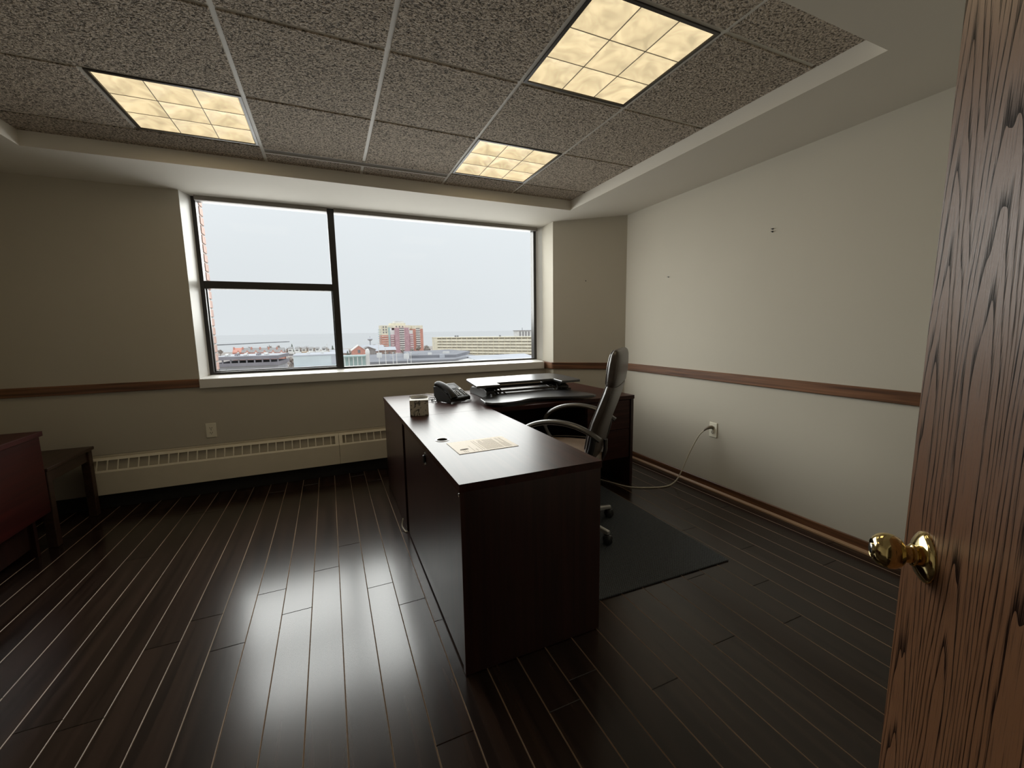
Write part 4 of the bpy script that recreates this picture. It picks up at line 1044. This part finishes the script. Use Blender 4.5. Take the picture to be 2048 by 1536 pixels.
# shopping mall roofs
ml = thing('shopping_mall', 'large grey-roofed mall building below the brick tower', 'building', (55, 290, GZ))
part('wall', MB().box(-38, 34, -40, 42, 0, 9.0), E_['white'], ml)
part('roof', MB().prism([(-38, -40), (14, -46), (38, -16), (34, 44), (-30, 44)], 9.0, 10.2), E_['roof'], ml)
part('upper_roof', MB().prism([(-10, -20), (20, -30), (42, 8), (36, 44), (-2, 40)], 10.2, 12.0), E_['roof'], ml)
for i, (x, y) in enumerate([(-20, -20), (-12, -25), (-4, -8), (4, -22), (10, -28), (16, -14), (24, -6), (-26, -2)]):
    part('roof_unit', MB().box(x, x + 2.2 + (i % 3), y, y + 2, 10.2, 12.4 + (i % 2)), E_['white' if i % 2 else 'roofl'], ml)
w2 = thing('white_roof_hall', 'low white-roofed hall with red panel in front of the cream block', 'building', (106, 268, GZ))
part('wall', MB().box(-24, 20, -28, 26, 0, 8.2), E_['white'], w2)
part('roof', MB().prism([(-28, 8.2), (0, 10.4), (26, 8.2)], -22, 22, 'x'), E_['roofl'], w2)
part('red_panel', MB().box(-14, -2, -28.3, -28, 6.6, 8.4), E_['rust'], w2)

# transit shelter with white posts and a round tower
st = thing('transit_station', 'white and teal glass transit station right of the mullion', 'building', (11, 200, GZ))
part('canopy', MB().box(-5.5, 4.6, -2, 6, 16.4, 16.9), E_['teal'], st)
for i in range(6): part('post', MB().box(-5.0 + i * 1.8, -4.7 + i * 1.8, -1.6, -1.3, 0, 16.4), E_['white'], st)
part('glazing', MB().box(-5.2, 4.4, 2, 2.2, 11, 16.4), E_['teal'], st)
part('round_tower', MB().lathe([(0, 0), (0.75, 0), (0.75, 17), (0.95, 17.4), (1.0, 18.6), (0.7, 19.6), (0, 20)], 14, Matrix.Translation((4.9, -2.4, 0))), E_['white'], st, smooth=True)
for i, (x, y, zt) in enumerate([(24.2, 230, -4.4), (27.6, 230, -7.5), (31.1, 228, -9.6), (33.0, 228, -9.9), (-1.0, 300, -6.0), (40, 236, -10.2), (42, 236, -10.4)]):
    lab = ['tallest thin white mast in front of the brick tower', 'second white mast right of the tallest one', 'short white mast above the mall roof, left of a pair', 'short white mast above the mall roof, right of a pair', 'thin pole just left of the window mullion', 'small white post on the mall roof, left of two', 'small white post on the mall roof, right of two'][i]
    t = thing('mast', lab, 'mast', (x, y, GZ), 0, 'masts outside')
    part('pole', MB().tube([(0, 0, 0), (0, 0, zt - GZ)], [0.22, 0.14], 8), E_['white'], t)
    part('lamp_arm', MB().box(-0.6, 0.6, -0.1, 0.1, zt - GZ - 0.2, zt - GZ), E_['white'], t)

# gabled red house and its neighbour
for i, (x, y, w, zp, ze) in enumerate([(21.0, 337, 4.9, -8.4, -12.0), (30, 360, 5.4, -10.4, -12.6)]):
    t = thing('gabled_house', ['red brick house with white-edged gable right of the mullion', 'low brown house behind the white-edged gable house'][i], 'house', (x, y, GZ))
    part('wall', MB().prism([(-w, 0), (-w, ze - GZ), (0, zp - GZ - 0.4), (w, ze - GZ), (w, 0)], 0, 14, 'y'), E_['brick' if i == 0 else 'shingle'], t)
    part('roof', MB().prism([(-w - 0.6, ze - GZ - 0.4), (0, zp - GZ), (w + 0.6, ze - GZ - 0.4), (w + 0.6, ze - GZ - 0.9), (0, zp - GZ - 0.55), (-w - 0.6, ze - GZ - 0.9)], -0.5, 14.5, 'y'), E_['slab' if i == 0 else 'shingle'], t)
    part('window', MB().box(-0.9, 0.9, -0.2, 0, ze - GZ - 2.4, ze - GZ), E_['glassd'], t)

# water tower
wt = thing('water_tower', 'mushroom-shaped water tower on the horizon', 'water tower', (64.8, 740, GZ))
part('tank', MB().lathe([(0, 12), (1.4, 12.4), (4.2, 14.6), (4.4, 16.0), (3.0, 17.2), (0, 17.6)], 18), E_['roofl'], wt, smooth=True)
part('stem', MB().lathe([(0, 0), (2.6, 0), (1.2, 5), (1.0, 12.4), (0, 12.4)], 12), E_['roofl'], wt, smooth=True)
part('finial', MB().tube([(0, 0, 17), (0, 0, 20)], 0.3, 6), E_['roof'], wt)

# low brown terraces behind the mall
for i, (x, y, w) in enumerate([(33, 396, 8), (51, 410, 8), (44, 480, 12), (8, 376, 7)]):
    t = thing('terrace', ['brown terrace with pale roof left of the brick tower', 'brown terrace with pale roof at the foot of the brick tower', 'long low terrace on the skyline left of the brick tower', 'brown terrace behind the mullion'][i], 'house', (x, y, GZ))
    part('wall', MB().box(-w, w, 0, 12, 0, 10.0), plain('brown_terrace_wall', (0.40, 0.28, 0.24), 0.9, vscale=0.4, var=0.15), t)
    part('roof', MB().prism([(-0.6, 10.0), (6, 13.0), (12.6, 10.0)], -w - 0.4, w + 0.4, 'x'), E_['roofl'], t)
    for k in range(4): part('window', MB().box(-w + 1 + k * w / 2, -w + 2.6 + k * w / 2, -0.2, 0, 6.2, 8.4), E_['glassd'], t)

# bare trees and conifers
trng = random.Random(11)
def bare_tree(x, y, h, label, grp, con=False):
    t = thing('conifer' if con else 'bare_tree', label, 'tree', (x, y, GZ), trng.uniform(0, 6), grp)
    random.seed(int(x * 7 + y))
    if con:
        part('trunk', MB().tube([(0, 0, 0), (0, 0, h * 0.4)], h * 0.02, 6), E_['tree'], t)
        prof = []
        for k in range(7):
            f_ = k / 7
            prof += [(h * 0.17 * (1 - f_) + 0.2, h * (0.25 + 0.75 * f_)), (h * 0.11 * (1 - f_) + 0.1, h * (0.25 + 0.75 * f_ + 0.06))]
        part('foliage', MB().lathe(prof + [(0.01, h)], 9), E_['conif'], t)
        return
    tr_ = MB().tube([(0, 0, 0), (0.1, 0, h * 0.4), (0, 0.1, h)], [h * 0.03, h * 0.02, h * 0.006], 6)
    for k in range(11):
        a = k * 2.4; z0 = h * (0.3 + 0.055 * k); L_ = h * (0.42 - 0.026 * k)
        p1 = (math.cos(a) * L_ * 0.6, math.sin(a) * L_ * 0.6, z0 + L_ * 0.5)
        p2 = (math.cos(a + 0.3) * L_, math.sin(a + 0.3) * L_, z0 + L_ * 0.95)
        tr_.tube([(0, 0, z0), p1, p2], [h * 0.014, h * 0.009, h * 0.004], 5)
    part('branches', tr_, E_['tree'], t)
    part('twigs', MB().blob((0, 0, h * 0.72), h * 0.19, h * 0.19, h * 0.17, 0.5, 2), E_['twig'], t)
spots = [(-112, 560, 11, 0), (-90, 600, 12, 0), (-70, 620, 13, 0), (-62, 640, 12, 0), (-40, 560, 15, 1), (-30, 520, 13, 0), (-22, 500, 14, 0), (-14, 480, 13, 0), (-4, 450, 14, 1), (3.5, 452, 15, 1), (6, 410, 14, 0),
         (10, 345, 12, 0), (13.5, 356, 13, 1), (26, 440, 14, 0), (24, 462, 12, 0), (50, 520, 13, 0), (59, 508, 12, 0), (46, 388, 10, 0), (62.8, 490, 10, 0), (62, 470, 9, 0), (106, 480, 10, 1), (109, 505, 11, 0), (115, 488, 11, 0), (122, 505, 13, 0), (70, 440, 10, 0), (-22, 322, 9, 0), (-27, 356, 10, 0), (-19, 346, 9, 0), (-60, 292, 8, 1), (-56, 290, 7, 1), (17, 398, 12, 0), (40, 372, 11, 0)]
where = ['beyond the brick townhouses at far left', 'beyond the second brick townhouse', 'behind the middle brick townhouse', 'behind the middle brick townhouse, right one of two', 'behind the left white stepped house', 'behind the second white stepped house', 'behind the third white stepped house', 'behind the fourth white stepped house', 'left of the mullion, outermost conifer', 'left of the mullion, taller conifer', 'behind the mullion edge',
         'left of the white-edged gable house', 'against the white-edged gable house', 'behind the gable house', 'on the skyline below the water tower', 'left of the brick tower on the skyline', 'touching the left edge of the brick tower', 'in front of the brown terrace', 'at the left foot of the brick tower', 'at the orange wing foot of the brick tower', 'at the right foot of the brick tower', 'right of the tower foot conifer', 'between brick tower and cream block', 'at the left end of the cream block', 'in front of the plum tower block', 'right of the parking structure, nearest', 'right of the parking structure, middle', 'right of the parking structure, farthest', 'left corner below the parking structure', 'below the parking structure, second conifer', 'right of the gable house roof', 'far right of the gable house roof']
for (x, y, h, c), wtxt in zip(spots, where):
    bare_tree(x, y, h, ('dark conifer ' if c else 'bare winter tree ') + wtxt, 'trees in the town', bool(c))

belts = [('bare tree from the left in the wooded belt left of the brick tower', 'wooded belt left of the tower', [(19, 372), (22, 412), (37, 420), (12, 425), (33, 436), (44, 430), (40, 450), (54, 446), (16, 446), (48, 462), (60, 450), (33, 500)], (9, 12)),
         ('bare tree from the left in the cluster beside the parking structure', 'trees beside the parking structure', [(-24, 312), (-19, 316), (-25, 334), (-20, 332), (-28, 372), (-23, 366), (-17, 362), (-13, 376)], (7, 9)),
         ('bare tree from the left in the row behind the white stepped houses', 'trees behind the white houses', [(-37, 474), (-25, 464), (-3, 484)], (13, 15.5)),
         ('bare tree from the left at the foot of the brick tower', 'trees right of the tower', [(104, 470), (112, 462), (119, 475), (99, 462), (92, 470), (84, 465)], (9, 12))]
for lab_, grp_, pts_, (h0, h1) in belts:
    words = ['first', 'second', 'third', 'fourth', 'fifth', 'sixth', 'seventh', 'eighth', 'ninth', 'tenth', 'eleventh', 'twelfth', 'thirteenth', 'fourteenth']
    for wd, (x, y) in zip(words, sorted(pts_, key=lambda p: p[0] / p[1])):
        bare_tree(x, y, trng.uniform(h0, h1), wd + ' ' + lab_, grp_)
